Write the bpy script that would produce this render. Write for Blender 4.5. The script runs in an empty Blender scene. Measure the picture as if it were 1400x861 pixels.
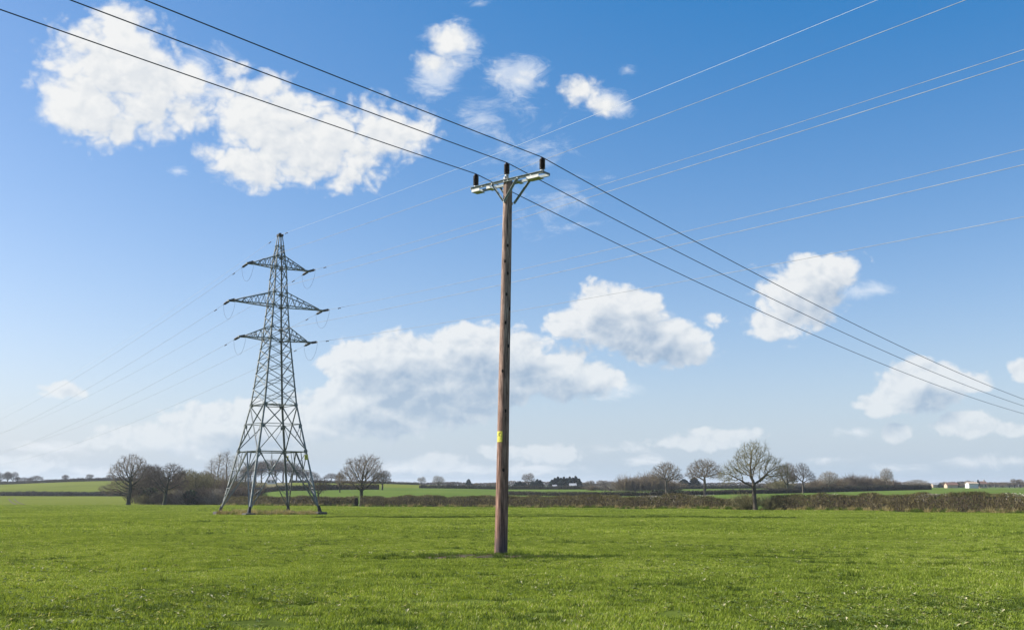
import bpy, bmesh, math, random
import numpy as np
from mathutils import Vector, Matrix, Quaternion
R = math.radians
scene = bpy.context.scene
col = scene.collection
random.seed(7); rng = np.random.default_rng(7)

# ------------------------------------------------------------------ camera
EYE = 1.55; F = 1400.0; CX, CY, HY = 700.0, 430.5, 662.0
PITCH = math.atan((HY - CY) / F)
cam_d = bpy.data.cameras.new('camera'); cam = bpy.data.objects.new('camera', cam_d); col.objects.link(cam)
cam_d.sensor_width = 36; cam_d.lens = 36 * F / 1400; cam_d.clip_start = 0.1; cam_d.clip_end = 60000
cam.location = (0, 0, EYE); cam.rotation_euler = (math.pi / 2 + PITCH, 0, 0)
scene.camera = cam

def ray(px, py):
    d = Vector(((px - CX) / F, 1, -(py - CY) / F)); c, s = math.cos(PITCH), math.sin(PITCH)
    return Vector((d.x, d.y * c - d.z * s, d.y * s + d.z * c)).normalized()

# ------------------------------------------------------------------ colour management
scene.view_settings.view_transform = 'Standard'; scene.view_settings.look = 'None'
scene.view_settings.gamma = 1; scene.view_settings.exposure = 0.95
scene.render.engine = 'CYCLES'
cy = scene.cycles
cy.use_denoising = True
cy.max_bounces = 5; cy.diffuse_bounces = 3; cy.glossy_bounces = 2; cy.transmission_bounces = 2; cy.transparent_max_bounces = 4
cy.use_adaptive_sampling = True; cy.adaptive_threshold = 0.01

# ------------------------------------------------------------------ sun
SUN_AZ = -82.0      # degrees from +Y, negative = left
SUN_EL = 34.0
sd = Vector((math.sin(R(SUN_AZ)) * math.cos(R(SUN_EL)), math.cos(R(SUN_AZ)) * math.cos(R(SUN_EL)), math.sin(R(SUN_EL))))
sl = bpy.data.lights.new('sun', 'SUN'); sl.energy = 4.9; sl.angle = R(0.5); sl.color = (1.0, 0.945, 0.86)
so = bpy.data.objects.new('sun', sl); col.objects.link(so)
so.rotation_euler = sd.to_track_quat('Z', 'Y').to_euler(); so.location = (0, 0, 60)

# ------------------------------------------------------------------ sky with clouds
class NT:
    """small helper for building node trees"""
    def __init__(s, tree): s.t = tree; s.n = tree.nodes; s.l = tree.links
    def node(s, typ, **kw):
        n = s.n.new(typ)
        for k, v in kw.items(): setattr(n, k, v)
        return n
    def put(s, sock, v):
        if hasattr(v, 'links'): s.l.new(v, sock)
        else: sock.default_value = v
    def math(s, op, a, b=0.0, c=None, clamp=False):
        n = s.node('ShaderNodeMath', operation=op, use_clamp=clamp)
        s.put(n.inputs[0], a); s.put(n.inputs[1], b)
        if c is not None: s.put(n.inputs[2], c)
        return n.outputs[0]
    def vmath(s, op, a, b=(0, 0, 0)):
        n = s.node('ShaderNodeVectorMath', operation=op); s.put(n.inputs[0], a); s.put(n.inputs[1], b)
        return n.outputs['Value'] if op in ('LENGTH', 'DOT_PRODUCT') else n.outputs[0]
    def noise(s, vec, scale, detail=4, rough=0.5, dim='3D', distort=0.0):
        n = s.node('ShaderNodeTexNoise', noise_dimensions=dim)
        if vec is not None: s.put(n.inputs['Vector'], vec)
        n.inputs['Scale'].default_value = scale; n.inputs['Detail'].default_value = detail
        n.inputs['Roughness'].default_value = rough; n.inputs['Distortion'].default_value = distort
        return n.outputs['Fac']
    def mix(s, fac, a, b, blend='MIX'):
        n = s.node('ShaderNodeMix', data_type='RGBA', blend_type=blend)
        s.put(n.inputs[0], fac); s.put(n.inputs[6], a); s.put(n.inputs[7], b)
        return n.outputs[2]
    def ramp(s, fac, stops, interp='LINEAR'):
        n = s.node('ShaderNodeValToRGB'); cr = n.color_ramp; cr.interpolation = interp
        while len(cr.elements) < len(stops): cr.elements.new(0.5)
        for e, (p, c) in zip(cr.elements, stops):
            e.position = p; e.color = (c[0], c[1], c[2], 1) if not isinstance(c, (int, float)) else (c, c, c, 1)
        s.put(n.inputs[0], fac); return n.outputs[0]
    def smooth(s, v, a, b):
        n = s.node('ShaderNodeMapRange', interpolation_type='SMOOTHSTEP')
        s.put(n.inputs[0], v); n.inputs[1].default_value = a; n.inputs[2].default_value = b
        n.inputs[3].default_value = 0; n.inputs[4].default_value = 1
        return n.outputs[0]

# every cloud lobe as seen from the field: centre and radii in 1/1400 rad steps, weight
CLOUDS = [
 # great upper left cloud, left half
 (165,90,92,78,1.0),(122,140,72,52,1.0),(222,118,78,50,.9),(252,160,56,32,.8),(165,38,40,30,.7),(165,170,40,34,.8),(270,82,62,30,.42),(325,98,28,16,.5),(200,150,80,45,.9),
 # right half
 (365,165,80,62,1.0),(345,222,72,34,.8),(440,200,105,58,1.0),(520,180,72,48,.9),(375,118,34,26,.8),(572,182,30,26,.8),(400,235,90,26,.7),(300,150,50,40,.5),
 (240,234,22,8,.45),
 # small high clouds
 (618,58,32,24,.75),(596,92,28,24,.62),(655,5,22,8,.35),(710,106,32,24,.55),(798,123,32,20,.75),(832,144,30,16,.62),(858,96,20,14,.36),
 (470,86,18,14,.34),(548,48,20,10,.3),(780,84,20,14,.33),
 # thin veil behind the pole
 (660,165,60,34,.36),(720,205,75,55,.42),(770,280,75,50,.45),(765,352,50,14,.33),(620,140,30,10,.33),
 # central bank
 (500,500,62,34,1.0),(570,482,58,32,1.0),(640,482,62,38,1.1),(560,520,100,40,1.1),(655,520,90,42,1.1),(740,512,70,36,1.0),(800,520,62,26,.9),(840,518,26,16,.7),
 (505,560,95,38,1.0),(770,520,80,28,1.0),(640,520,110,34,1.1),(600,548,95,34,.9),(700,488,60,34,.9),(545,490,60,40,1.0),(455,592,60,14,.7),(440,580,70,24,.8),(520,578,90,20,.7),
 (330,588,120,36,.95),(210,598,90,24,.75),(240,605,110,22,.6),(160,604,60,14,.5),(370,575,50,22,.6),
 # cloud right of the pole
 (818,424,44,38,1.0),(780,446,46,24,1.0),(868,430,46,34,1.0),(905,460,70,34,1.0),(935,480,50,26,.9),(862,408,22,18,.8),(976,433,20,16,.6),(848,450,60,32,1.0),(890,478,50,22,.9),
 # cloud on the right
 (1128,376,54,34,1.0),(1082,400,54,34,.8),(1058,440,46,24,.62),(1190,396,32,12,.42),
 (1112,402,56,44,.9),(1252,536,66,30,1.0),
 # lower right clouds
 (1256,520,58,28,1.0),(1202,552,42,20,.9),(1244,548,60,16,.9),(1308,524,46,16,.62),
 (1326,581,44,17,.85),(1384,585,32,12,.75),(1230,593,22,14,.8),(1396,503,16,16,.7),
 (85,533,40,13,.6),(250,612,60,10,.4),
 # small ones along the horizon
 (978,596,52,14,0.66),(1012,592,34,11,0.53),(920,606,20,8,0.53),(905,588,70,10,0.31),(830,615,42,10,0.48),(748,620,58,14,0.53),(770,640,60,10,0.35),
 (598,630,40,18,0.66),(690,618,30,12,0.53),(1170,590,30,8,0.44),(950,604,60,12,0.62),(730,640,90,12,0.48),(870,628,50,8,0.44),(540,640,60,9,0.44),(1040,640,40,8,0.44),(1250,640,60,9,0.44),(70,612,60,10,0.44),(640,642,70,10,0.44),(30,640,66,16,0.53),(120,645,60,10,0.35),(1322,632,58,12,0.44),(1130,628,34,9,0.40),(1185,645,60,8,0.31),(1390,630,40,8,0.35),
 (1400,370,20,8,0.00),
]
WISPS = [c for c in CLOUDS if .34 < c[4] < .5] + [(590,98,30,34,.6),(618,58,34,26,.7),(712,108,34,26,.6),(832,146,34,18,.6),(250,100,80,40,.5),(560,190,40,30,.4),(1180,398,36,12,.4),(840,525,40,20,.5)]
CLOUDS = [c for c in CLOUDS if c[4] >= .5]
def azel(px, py):
    d = ray(px, py); return math.atan2(d.x, d.y), math.asin(d.z)

world = bpy.data.worlds.new('World'); scene.world = world; world.use_nodes = True
w = NT(world.node_tree); w.n.clear()
grp = bpy.data.node_groups.new('cloud_field', 'ShaderNodeTree')
grp.interface.new_socket('AzEl', in_out='INPUT', socket_type='NodeSocketVector')
grp.interface.new_socket('Dir', in_out='INPUT', socket_type='NodeSocketVector')
grp.interface.new_socket('Field', in_out='OUTPUT', socket_type='NodeSocketFloat')
g = NT(grp); gi = g.node('NodeGroupInput'); go = g.node('NodeGroupOutput')
wv = g.node('ShaderNodeTexNoise'); g.put(wv.inputs['Vector'], gi.outputs[1]); wv.inputs['Scale'].default_value = 11.0; wv.inputs['Detail'].default_value = 3.0
wsc_ = g.node('ShaderNodeVectorMath', operation='MULTIPLY_ADD'); g.put(wsc_.inputs[0], wv.outputs['Color']); wsc_.inputs[1].default_value = (.026, .018, 0); wsc_.inputs[2].default_value = (-.013, -.009, 0)
UV = g.vmath('ADD', gi.outputs[0], wsc_.outputs[0])
def blob_chain(lst, grow_, steep=0.0):
    acc = None
    for (px, py, rx, ry, wt) in lst:
        a0, e0 = azel(px, py); a1, _ = azel(px + rx, py); _, e1 = azel(px, py - ry)
        kx, ky = 1 / (abs(a1 - a0) * grow_), 1 / (abs(e1 - e0) * grow_)
        mp = g.node('ShaderNodeVectorMath', operation='MULTIPLY_ADD'); g.put(mp.inputs[0], UV)
        mp.inputs[1].default_value = (kx, ky, 0); mp.inputs[2].default_value = (-a0 * kx, -e0 * ky, 0)
        v = g.math('MULTIPLY_ADD', g.vmath('LENGTH', mp.outputs[0]), -max(wt, steep), wt)
        if acc is None: acc = v
        else:
            n = g.node('ShaderNodeMath', operation='SMOOTH_MAX'); g.put(n.inputs[0], acc); g.put(n.inputs[1], v); n.inputs[2].default_value = 0.12
            acc = n.outputs[0]
    return acc
acc = blob_chain(CLOUDS, 1.20)
# clouds elsewhere round the horizon (outside the photograph) come from broad noise
sep = g.node('ShaderNodeSeparateXYZ'); g.put(sep.inputs[0], gi.outputs[0])
outside = g.smooth(g.math('ABSOLUTE', sep.outputs[0]), 0.55, 0.75)
broad = g.math('MULTIPLY', g.math('SUBTRACT', g.noise(gi.outputs[1], 3.0, 3, .5), 0.56), 4.0)
acc = g.math('MAXIMUM', acc, g.math('SUBTRACT', g.math('MULTIPLY', outside, g.math('ADD', broad, 1.0)), 1.0))
g.put(go.inputs[0], acc)
grpn = bpy.data.node_groups.new('cloud_noise', 'ShaderNodeTree')
grpn.interface.new_socket('Dir', in_out='INPUT', socket_type='NodeSocketVector'); grpn.interface.new_socket('Field', in_out='OUTPUT', socket_type='NodeSocketFloat')
g = NT(grpn); gi = g.node('NodeGroupInput'); go = g.node('NodeGroupOutput')
dsc = g.vmath('MULTIPLY', gi.outputs[0], (1, 1, 1.25))
n1 = g.noise(dsc, 17.0, 9, 0.60)
wq = g.node('ShaderNodeTexNoise'); g.put(wq.inputs['Vector'], dsc); wq.inputs['Scale'].default_value = 30.0; wq.inputs['Detail'].default_value = 2.0
vo = g.node('ShaderNodeTexVoronoi', feature='F1'); g.put(vo.inputs['Vector'], g.vmath('ADD', dsc, g.vmath('MULTIPLY', wq.outputs['Color'], (.035, .035, .035)))); vo.inputs['Scale'].default_value = 50.0; vo.inputs['Detail'].default_value = 1.5; vo.inputs['Roughness'].default_value = .6
n2 = g.noise(dsc, 80.0, 5, 0.65)
g.put(go.inputs[0], g.math('ADD', g.math('MULTIPLY', g.math('SUBTRACT', n1, 0.5), 1.4), g.math('ADD', g.math('MULTIPLY', g.math('SUBTRACT', 0.42, vo.outputs['Distance']), .45), g.math('MULTIPLY', g.math('SUBTRACT', n2, 0.5), 0.45))))
# thin high veils
grp2 = bpy.data.node_groups.new('veil_field', 'ShaderNodeTree')
grp2.interface.new_socket('AzEl', in_out='INPUT', socket_type='NodeSocketVector'); grp2.interface.new_socket('Dir', in_out='INPUT', socket_type='NodeSocketVector'); grp2.interface.new_socket('Field', in_out='OUTPUT', socket_type='NodeSocketFloat')
g = NT(grp2); gi = g.node('NodeGroupInput'); go = g.node('NodeGroupOutput'); UV = gi.outputs[0]
acc = blob_chain([c[:4] + (c[4] + .12,) for c in WISPS], 1.35, .85)
q1 = g.noise(g.vmath('ADD', g.vmath('MULTIPLY', gi.outputs[1], (1, 1, 2.2)), (.3, .1, .7)), 22.0, 6, .68, distort=.6)
q2 = g.noise(gi.outputs[1], 7.0, 3, .5)
g.put(go.inputs[0], g.math('ADD', acc, g.math('ADD', g.math('MULTIPLY', g.math('SUBTRACT', q1, .5), 2.3), g.math('SUBTRACT', q2, .5))))

tc = w.node('ShaderNodeTexCoord'); D = w.vmath('NORMALIZE', tc.outputs['Generated'])
sx = w.node('ShaderNodeSeparateXYZ'); w.put(sx.inputs[0], D)
az = w.math('ARCTAN2', sx.outputs[0], sx.outputs[1]); el = w.math('ARCSINE', sx.outputs[2])
cx0 = None
def field(da, de):
    cx = w.node('ShaderNodeCombineXYZ'); w.put(cx.inputs[0], w.math('ADD', az, da)); w.put(cx.inputs[1], w.math('ADD', el, de))
    gn = w.node('ShaderNodeGroup', node_tree=grp); w.put(gn.inputs[0], cx.outputs[0])
    w.put(gn.inputs[1], w.vmath('ADD', D, (da, 0, de)))
    return gn.outputs[0]
def cnoise(da, de):
    gn = w.node('ShaderNodeGroup', node_tree=grpn); w.put(gn.inputs[0], w.vmath('ADD', D, (da, 0, de))); return gn.outputs[0]
N0 = cnoise(0, 0); N1 = cnoise(-.0055, .0065)
elv = w.smooth(el, .06, .36)
f1 = w.math('ADD', w.math('ADD', field(0, 0), w.math('MULTIPLY', N0, w.math('MULTIPLY_ADD', elv, .24, .64))), w.math('MULTIPLY_ADD', elv, .04, .13)); mk2 = field(-0.010, 0.020)
sky = w.node('ShaderNodeTexSky', sky_type='NISHITA'); sky.sun_disc = False
sky.sun_elevation = R(SUN_EL); sky.sun_rotation = R(SUN_AZ); sky.altitude = 50; sky.air_density = 1.0; sky.dust_density = 0.6; sky.ozone_density = 1.6
skc = w.mix(1.0, sky.outputs[0], (0.86, 1.0, 1.16, 1), 'MULTIPLY')
gr_n = w.node('ShaderNodeVectorMath', operation='MULTIPLY_ADD'); w.put(gr_n.inputs[0], skc); gr_n.inputs[1].default_value = (1.95, 1.31, .99); gr_n.inputs[2].default_value = (-1.56, -.40, 1.45)
skc = w.vmath('MINIMUM', w.vmath('MAXIMUM', gr_n.outputs[0], (.05, .1, .2)), (30, 30, 30))
# pale haze low over the horizon
hz = w.math('POWER', w.math('SUBTRACT', 1.0, w.math('MAXIMUM', sx.outputs[2], 0.0)), 10.5)
skc = w.mix(w.math('MULTIPLY', hz, 0.92), skc, (4.0, 5.55, 6.95, 1))
dens = w.smooth(w.math('MULTIPLY', f1, w.math('MULTIPLY_ADD', elv, -.68, 1.40)), 0.03, 0.40)
low = w.smooth(el, 0.33, 0.06)       # low clouds are seen more from the side and show their grey bases
thick = w.smooth(w.math('ADD', mk2, w.math('MULTIPLY', N0, .12)), 0.10, .85)
relief = w.math('SUBTRACT', N1, N0)
shade = w.math('ADD', w.math('MULTIPLY', thick, w.math('MULTIPLY_ADD', low, 0.72, 0.16)), w.math('MULTIPLY', w.math('ADD', relief, .04), w.math('MULTIPLY_ADD', low, .38, .50)), clamp=True)
cc = w.mix(shade, (8.3, 8.35, 8.3, 1), (2.9, 3.9, 5.3, 1))
cc = w.mix(w.math('MULTIPLY', hz, 0.55), cc, (5.7, 6.9, 8.0, 1))
vg = w.node('ShaderNodeGroup', node_tree=grp2); cx0 = w.node('ShaderNodeCombineXYZ'); w.put(cx0.inputs[0], az); w.put(cx0.inputs[1], el); w.put(vg.inputs[0], cx0.outputs[0]); w.put(vg.inputs[1], D)
veil = w.math('MULTIPLY', w.smooth(vg.outputs[0], -0.08, .8), .55)
fin = w.mix(veil, skc, (8.6, 8.9, 9.2, 1))
fin = w.mix(w.math('MULTIPLY', dens, w.math('MULTIPLY_ADD', hz, -.42, .98)), fin, cc)
bg = w.node('ShaderNodeBackground'); w.put(bg.inputs[0], fin); bg.inputs[1].default_value = 0.0568
ow = w.node('ShaderNodeOutputWorld'); w.l.new(bg.outputs[0], ow.inputs[0])
world.cycles.sampling_method = 'MANUAL'; world.cycles.sample_map_resolution = 512

# ------------------------------------------------------------------ object helpers
def tag(o, label=None, cat=None, group=None, kind=None):
    if label: o['label'] = label
    if cat: o['category'] = cat
    if group: o['group'] = group
    if kind: o['kind'] = kind
    return o
def empty(name, loc, rz=0):
    o = bpy.data.objects.new(name, None); col.objects.link(o); o.location = loc; o.rotation_euler = (0, 0, rz); o.empty_display_size = .2
    return o
def link(name, me, parent=None, loc=None):
    o = bpy.data.objects.new(name, me); col.objects.link(o)
    if parent is not None: o.parent = parent
    if loc is not None: o.location = loc
    return o
def copy_tree(o, parent=None):
    c = o.copy(); col.objects.link(c)
    if parent is not None: c.parent = parent; c.matrix_parent_inverse = o.matrix_parent_inverse.copy()
    for ch in list(o.children): copy_tree(ch, c)
    return c
class MB:
    """collects vertices and faces for one mesh"""
    def __init__(s): s.v = []; s.f = []; s.t = []
    def add(s, vs, fs, tint=None):
        b = len(s.v); s.v += [tuple(p) for p in vs]; s.f += [tuple(i + b for i in f) for f in fs]
        s.t += [tint if tint is not None else 0.5] * len(fs)
    def box(s, c, size, rot=None):
        hx, hy, hz_ = size[0] / 2, size[1] / 2, size[2] / 2
        vs = [Vector((x, y, z)) for x in (-hx, hx) for y in (-hy, hy) for z in (-hz_, hz_)]
        if rot is not None: vs = [rot @ p for p in vs]
        vs = [p + Vector(c) for p in vs]
        s.add(vs, [(0, 1, 3, 2), (4, 6, 7, 5), (0, 4, 5, 1), (2, 3, 7, 6), (0, 2, 6, 4), (1, 5, 7, 3)])
    def tube(s, pts, rad, n=6, cap=True, tint=None):
        pts = [Vector(p) for p in pts]; rings = []
        if not isinstance(rad, (list, tuple)): rad = [rad] * len(pts)
        base = len(s.v); up = None
        for i, p in enumerate(pts):
            a = pts[max(i - 1, 0)]; b = pts[min(i + 1, len(pts) - 1)]; t = (b - a).normalized()
            if up is None: up = t.orthogonal().normalized()
            up = (up - t * up.dot(t)); up = up.normalized() if up.length > 1e-6 else t.orthogonal().normalized()
            sd_ = t.cross(up)
            for k in range(n):
                an = 2 * math.pi * k / n; s.v.append(tuple(p + (up * math.cos(an) + sd_ * math.sin(an)) * rad[i]))
        nf = 0
        for i in range(len(pts) - 1):
            for k in range(n):
                a = base + i * n + k; b = base + i * n + (k + 1) % n
                s.f.append((a, b, b + n, a + n)); nf += 1
        if cap:
            s.f.append(tuple(base + k for k in range(n))[::-1]); s.f.append(tuple(base + (len(pts) - 1) * n + k for k in range(n))); nf += 2
        s.t += [tint if tint is not None else 0.5] * nf
    def lathe(s, prof, n=16, c=(0, 0, 0), rot=None):
        base = len(s.v); c = Vector(c)
        for (r, z) in prof:
            for k in range(n):
                an = 2 * math.pi * k / n; p = Vector((r * math.cos(an), r * math.sin(an), z))
                if rot is not None: p = rot @ p
                s.v.append(tuple(p + c))
        for i in range(len(prof) - 1):
            for k in range(n):
                a = base + i * n + k; b = base + i * n + (k + 1) % n
                s.f.append((a, b, b + n, a + n)); s.t.append(.5)
        s.f.append(tuple(base + k for k in range(n))[::-1]); s.f.append(tuple(base + (len(prof) - 1) * n + k for k in range(n))); s.t += [.5, .5]
    def mesh(s, name, m, smooth=False, tint=False):
        me = bpy.data.meshes.new(name); me.from_pydata(s.v, [], s.f); me.materials.append(m)
        if smooth: me.polygons.foreach_set('use_smooth', [True] * len(me.polygons))
        if tint:
            a = me.attributes.new('tint', 'FLOAT', 'FACE'); a.data.foreach_set('value', s.t)
        me.update(); return me
    def build(s, name, m, parent=None, smooth=False, tint=False, loc=None):
        return link(name, s.mesh(name, m, smooth, tint), parent, loc)
def np_mesh(name, V, Fq, m, tint=None, smooth=False):
    """mesh from numpy arrays; Fq is (n,3) or (n,4)"""
    me = bpy.data.meshes.new(name); V = np.asarray(V, np.float32); Fq = np.asarray(Fq, np.int32); k = Fq.shape[1]
    me.vertices.add(len(V)); me.vertices.foreach_set('co', V.ravel())
    me.loops.add(Fq.size); me.loops.foreach_set('vertex_index', Fq.ravel())
    me.polygons.add(len(Fq)); me.polygons.foreach_set('loop_start', np.arange(0, Fq.size, k, dtype=np.int32))
    me.polygons.foreach_set('loop_total', np.full(len(Fq), k, np.int32))
    if m is not None: me.materials.append(m)
    if tint is not None:
        a = me.attributes.new('tint', 'FLOAT', 'FACE'); a.data.foreach_set('value', np.asarray(tint, np.float32))
    if smooth: me.polygons.foreach_set('use_smooth', np.ones(len(Fq), bool))
    me.update(calc_edges=True); me.validate(); return me

# ------------------------------------------------------------------ materials
def mat(name, rough=0.8, metal=0.0):
    m = bpy.data.materials.new(name); m.use_nodes = True; t = NT(m.node_tree)
    b = m.node_tree.nodes['Principled BSDF']; b.inputs['Roughness'].default_value = rough; b.inputs['Metallic'].default_value = metal
    try: b.inputs['Specular IOR Level'].default_value = 0.25
    except Exception: pass
    return m, t, b
def bump(t, b, h, strength=0.3, dist=0.02):
    n = t.node('ShaderNodeBump'); n.inputs['Strength'].default_value = strength; n.inputs['Distance'].default_value = dist
    t.put(n.inputs['Height'], h); t.put(b.inputs['Normal'], n.outputs[0])
def noise_mat(name, stops, scale=5, rough=0.8, metal=0.0, coord='Object', stretch=(1, 1, 1), bmp=0.0, detail=5, bd=0.01):
    m, t, b = mat(name, rough, metal)
    c = t.node('ShaderNodeTexCoord').outputs[coord]; v = t.vmath('MULTIPLY', c, stretch)
    f = t.noise(v, scale, detail, .6); t.put(b.inputs['Base Color'], t.ramp(f, stops))
    if bmp: bump(t, b, f, bmp, bd)
    return m
def tint_mat(name, stops, interp='LINEAR', noise_amp=0.25, scale=0.4, rough=0.85, transl=0.0, fine=None):
    """colour from the per-face tint, wandering slowly over world position"""
    m, t, b = mat(name, rough)
    at = t.node('ShaderNodeAttribute', attribute_name='tint'); geo = t.node('ShaderNodeNewGeometry')
    n = t.noise(geo.outputs['Position'], scale, 3, .55)
    f = t.math('ADD', at.outputs['Fac'], t.math('MULTIPLY', t.math('SUBTRACT', n, .5), noise_amp * 2), clamp=True)
    c = t.ramp(f, stops, interp)
    t.put(b.inputs['Base Color'], c)
    if transl:
        tr = t.node('ShaderNodeBsdfTranslucent'); t.put(tr.inputs[0], c); mx = t.node('ShaderNodeMixShader'); mx.inputs[0].default_value = transl
        t.l.new(b.outputs[0], mx.inputs[1]); t.l.new(tr.outputs[0], mx.inputs[2])
        t.l.new(mx.outputs[0], m.node_tree.nodes['Material Output'].inputs[0])
    return m
M = {}
M['steel'] = noise_mat('galvanised_steel', [(.25, (.09, .105, .105)), (.75, (.27, .29, .285))], 2.2, .6, .1)
M['steel_light'] = noise_mat('zinc_plate', [(.3, (.34, .36, .35)), (.7, (.50, .51, .49))], 14, .55, .1)
M['steel_green'] = noise_mat('weathered_channel', [(.3, (.15, .185, .185)), (.7, (.31, .35, .345))], 9, .6, .1)
M['boot'] = noise_mat('bitumen_paint', [(.3, (.015, .016, .018)), (.7, (.04, .04, .04))], 6, .7)
M['concrete'] = noise_mat('old_concrete', [(.3, (.05, .048, .045)), (.7, (.12, .115, .10))], 5, .9, bmp=.4)
M['wire_dark'] = noise_mat('aged_copper_conductor', [(.3, (.035, .045, .06)), (.7, (.06, .075, .09))], 20, .6, .3)
M['insulator'] = noise_mat('brown_glazed_porcelain', [(.3, (.012, .006, .005)), (.7, (.028, .014, .011))], 8, .3)
M['glass_ins'] = noise_mat('string_insulator', [(.3, (.03, .035, .04)), (.7, (.07, .075, .08))], 12, .4)
# stranded aluminium conductor: bands that spiral round the cable
m, t, b = mat('stranded_aluminium', .6, .15)
uv = t.node('ShaderNodeTexCoord').outputs['Object']; nz = t.noise(uv, 1.3, 3, .7)
t.put(b.inputs['Base Color'], t.ramp(nz, [(.3, (.18, .20, .23)), (.7, (.33, .35, .37))])); M['wire_alu'] = m
m, t, b = mat('earth_conductor', .85, .0); b.inputs['Base Color'].default_value = (.52, .55, .58, 1)
t.put(b.inputs['Roughness'], t.math('MULTIPLY_ADD', t.noise(t.node('ShaderNodeTexCoord').outputs['Object'], 2, 2), .2, .3)); M['wire_earth'] = m
M['sign_yellow'] = noise_mat('yellow_sign_face', [(.3, (.50, .45, .06)), (.7, (.62, .56, .09))], 12, .45)
M['sign_black'] = noise_mat('black_sign_print', [(.3, (.01, .01, .01)), (.7, (.03, .03, .03))], 12, .5)
M['white_wall'] = noise_mat('white_render', [(.3, (.52, .51, .49)), (.7, (.62, .61, .59))], .8, .8)
M['cream_wall'] = noise_mat('buff_brick', [(.3, (.36, .28, .20)), (.7, (.50, .40, .30))], .8, .85)
M['roof'] = noise_mat('clay_roof', [(.3, (.16, .085, .06)), (.7, (.18, .115, .09))], .9, .85)
M['roof_grey'] = noise_mat('sheet_roof', [(.3, (.25, .27, .29)), (.7, (.36, .37, .38))], .9, .6)
M['glass'] = noise_mat('dark_window', [(.3, (.03, .035, .04)), (.7, (.06, .07, .08))], 2, .15)
# pole wood: streaked grain, checks, weathered grey upper, browner foot
m, t, b = mat('weathered_pole_wood', .85)
oc = t.node('ShaderNodeTexCoord').outputs['Object']; gr = t.noise(t.vmath('MULTIPLY', oc, (1, 1, .045)), 38, 8, .65)
big = t.noise(t.vmath('MULTIPLY', oc, (1, 1, .25)), 4.5, 4, .6)
sp = t.node('ShaderNodeSeparateXYZ'); t.put(sp.inputs[0], oc)
hgt = t.smooth(sp.outputs[2], 0.0, 8.8)
c1 = t.ramp(gr, [(.34, (.035, .020, .016)), (.5, (.20, .11, .08)), (.66, (.38, .23, .17))])
c2 = t.ramp(gr, [(.34, (.050, .034, .027)), (.5, (.24, .165, .13)), (.66, (.50, .39, .325))])
cw = t.mix(hgt, c1, c2); ck = t.noise(t.vmath('MULTIPLY', oc, (1, 1, .022)), 26, 3, .5); crk = t.math('SUBTRACT', 1.0, t.smooth(t.math('ABSOLUTE', t.math('SUBTRACT', ck, .52)), 0.0, .018)); cw = t.mix(t.math('MULTIPLY', crk, .75), cw, (.02, .014, .011, 1)); cw = t.mix(t.math('MULTIPLY', t.smooth(big, .52, .75), .45), cw, (.06, .04, .032, 1))
butt = t.math('MULTIPLY', t.smooth(sp.outputs[2], 0.95, 0.1), t.smooth(big, .3, .5)); cw = t.mix(t.math('MULTIPLY', butt, .7), cw, (.035, .04, .05, 1))
t.put(b.inputs['Base Color'], cw); bump(t, b, gr, .7, .012); M['wood'] = m
M['knot'] = noise_mat('dark_knot', [(.3, (.012, .008, .007)), (.7, (.03, .02, .016))], 30, .9)

# ------------------------------------------------------------------ terrain
SL = 0.01307
D0U = [(-200, 245), (0, 245), (300, 236), (450, 203), (700, 178), (1040, 138), (1250, 118), (1400, 105), (1700, 88)]
def d0(u): return float(np.interp(u, [a for a, _ in D0U], [b for _, b in D0U]))
FARROW = [900, 2500, 8000, 40000]
PROF = {   # image column : [(depth, picture row of the ground there)]
 -200: [(300, 687), (450, 678.5), (520, 672.5), (700, 663.5), (900, 665), (2500, 664), (8000, 662.9), (40000, 662.2)],
 0:    [(300, 687), (450, 678.5), (520, 671.5), (700, 661.8), (900, 664), (2500, 664), (8000, 662.9), (40000, 662.2)],
 150:  [(300, 687), (450, 678.5), (520, 671), (700, 657.0), (900, 661), (2500, 664), (8000, 662.9), (40000, 662.2)],
 300:  [(300, 686), (450, 677), (520, 670), (700, 657.0), (900, 661), (2500, 664), (8000, 662.9), (40000, 662.2)],
 400:  [(260, 683), (350, 671.5), (500, 665), (650, 659.3), (900, 662), (2500, 664), (8000, 662.9), (40000, 662.2)],
 500:  [(260, 681), (370, 669.3), (500, 665.2), (650, 660.5), (900, 663), (2500, 664), (8000, 662.9), (40000, 662.2)],
 600:  [(240, 682), (370, 670), (500, 667), (650, 662.8), (900, 663.5), (2500, 664), (8000, 662.9), (40000, 662.2)],
 700:  [(230, 683), (300, 677.8), (400, 672), (480, 669), (650, 665.5), (900, 664.5), (2500, 664), (8000, 662.9), (40000, 662.2)],
 870:  [(220, 683), (300, 677.8), (400, 672), (480, 669), (650, 665.8), (900, 665), (2500, 664), (8000, 662.9), (40000, 662.2)],
 1040: [(200, 682.5), (310, 674.6), (420, 670.2), (550, 667.4), (700, 666), (900, 665), (2500, 664), (8000, 662.9), (40000, 662.2)],
 1250: [(180, 686), (300, 674.5), (420, 669), (550, 667.3), (700, 666.3), (900, 665.2), (2500, 664), (8000, 662.9), (40000, 662.2)],
 1400: [(160, 688), (300, 674.5), (420, 670), (550, 668), (700, 667.2), (900, 665.8), (2500, 664), (8000, 662.9), (40000, 662.2)],
 1700: [(140, 690), (300, 675), (420, 670), (550, 668), (700, 667.2), (900, 665.8), (2500, 664), (8000, 662.9), (40000, 662.2)],
}
def hpx(py, d):   # height at depth d that shows at picture row py
    v = -(py - CY) / F; c, s = math.cos(PITCH), math.sin(PITCH)
    return EYE + d * (v * c + s) / (c - v * s)
COLS = sorted(PROF)
PT = []
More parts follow.
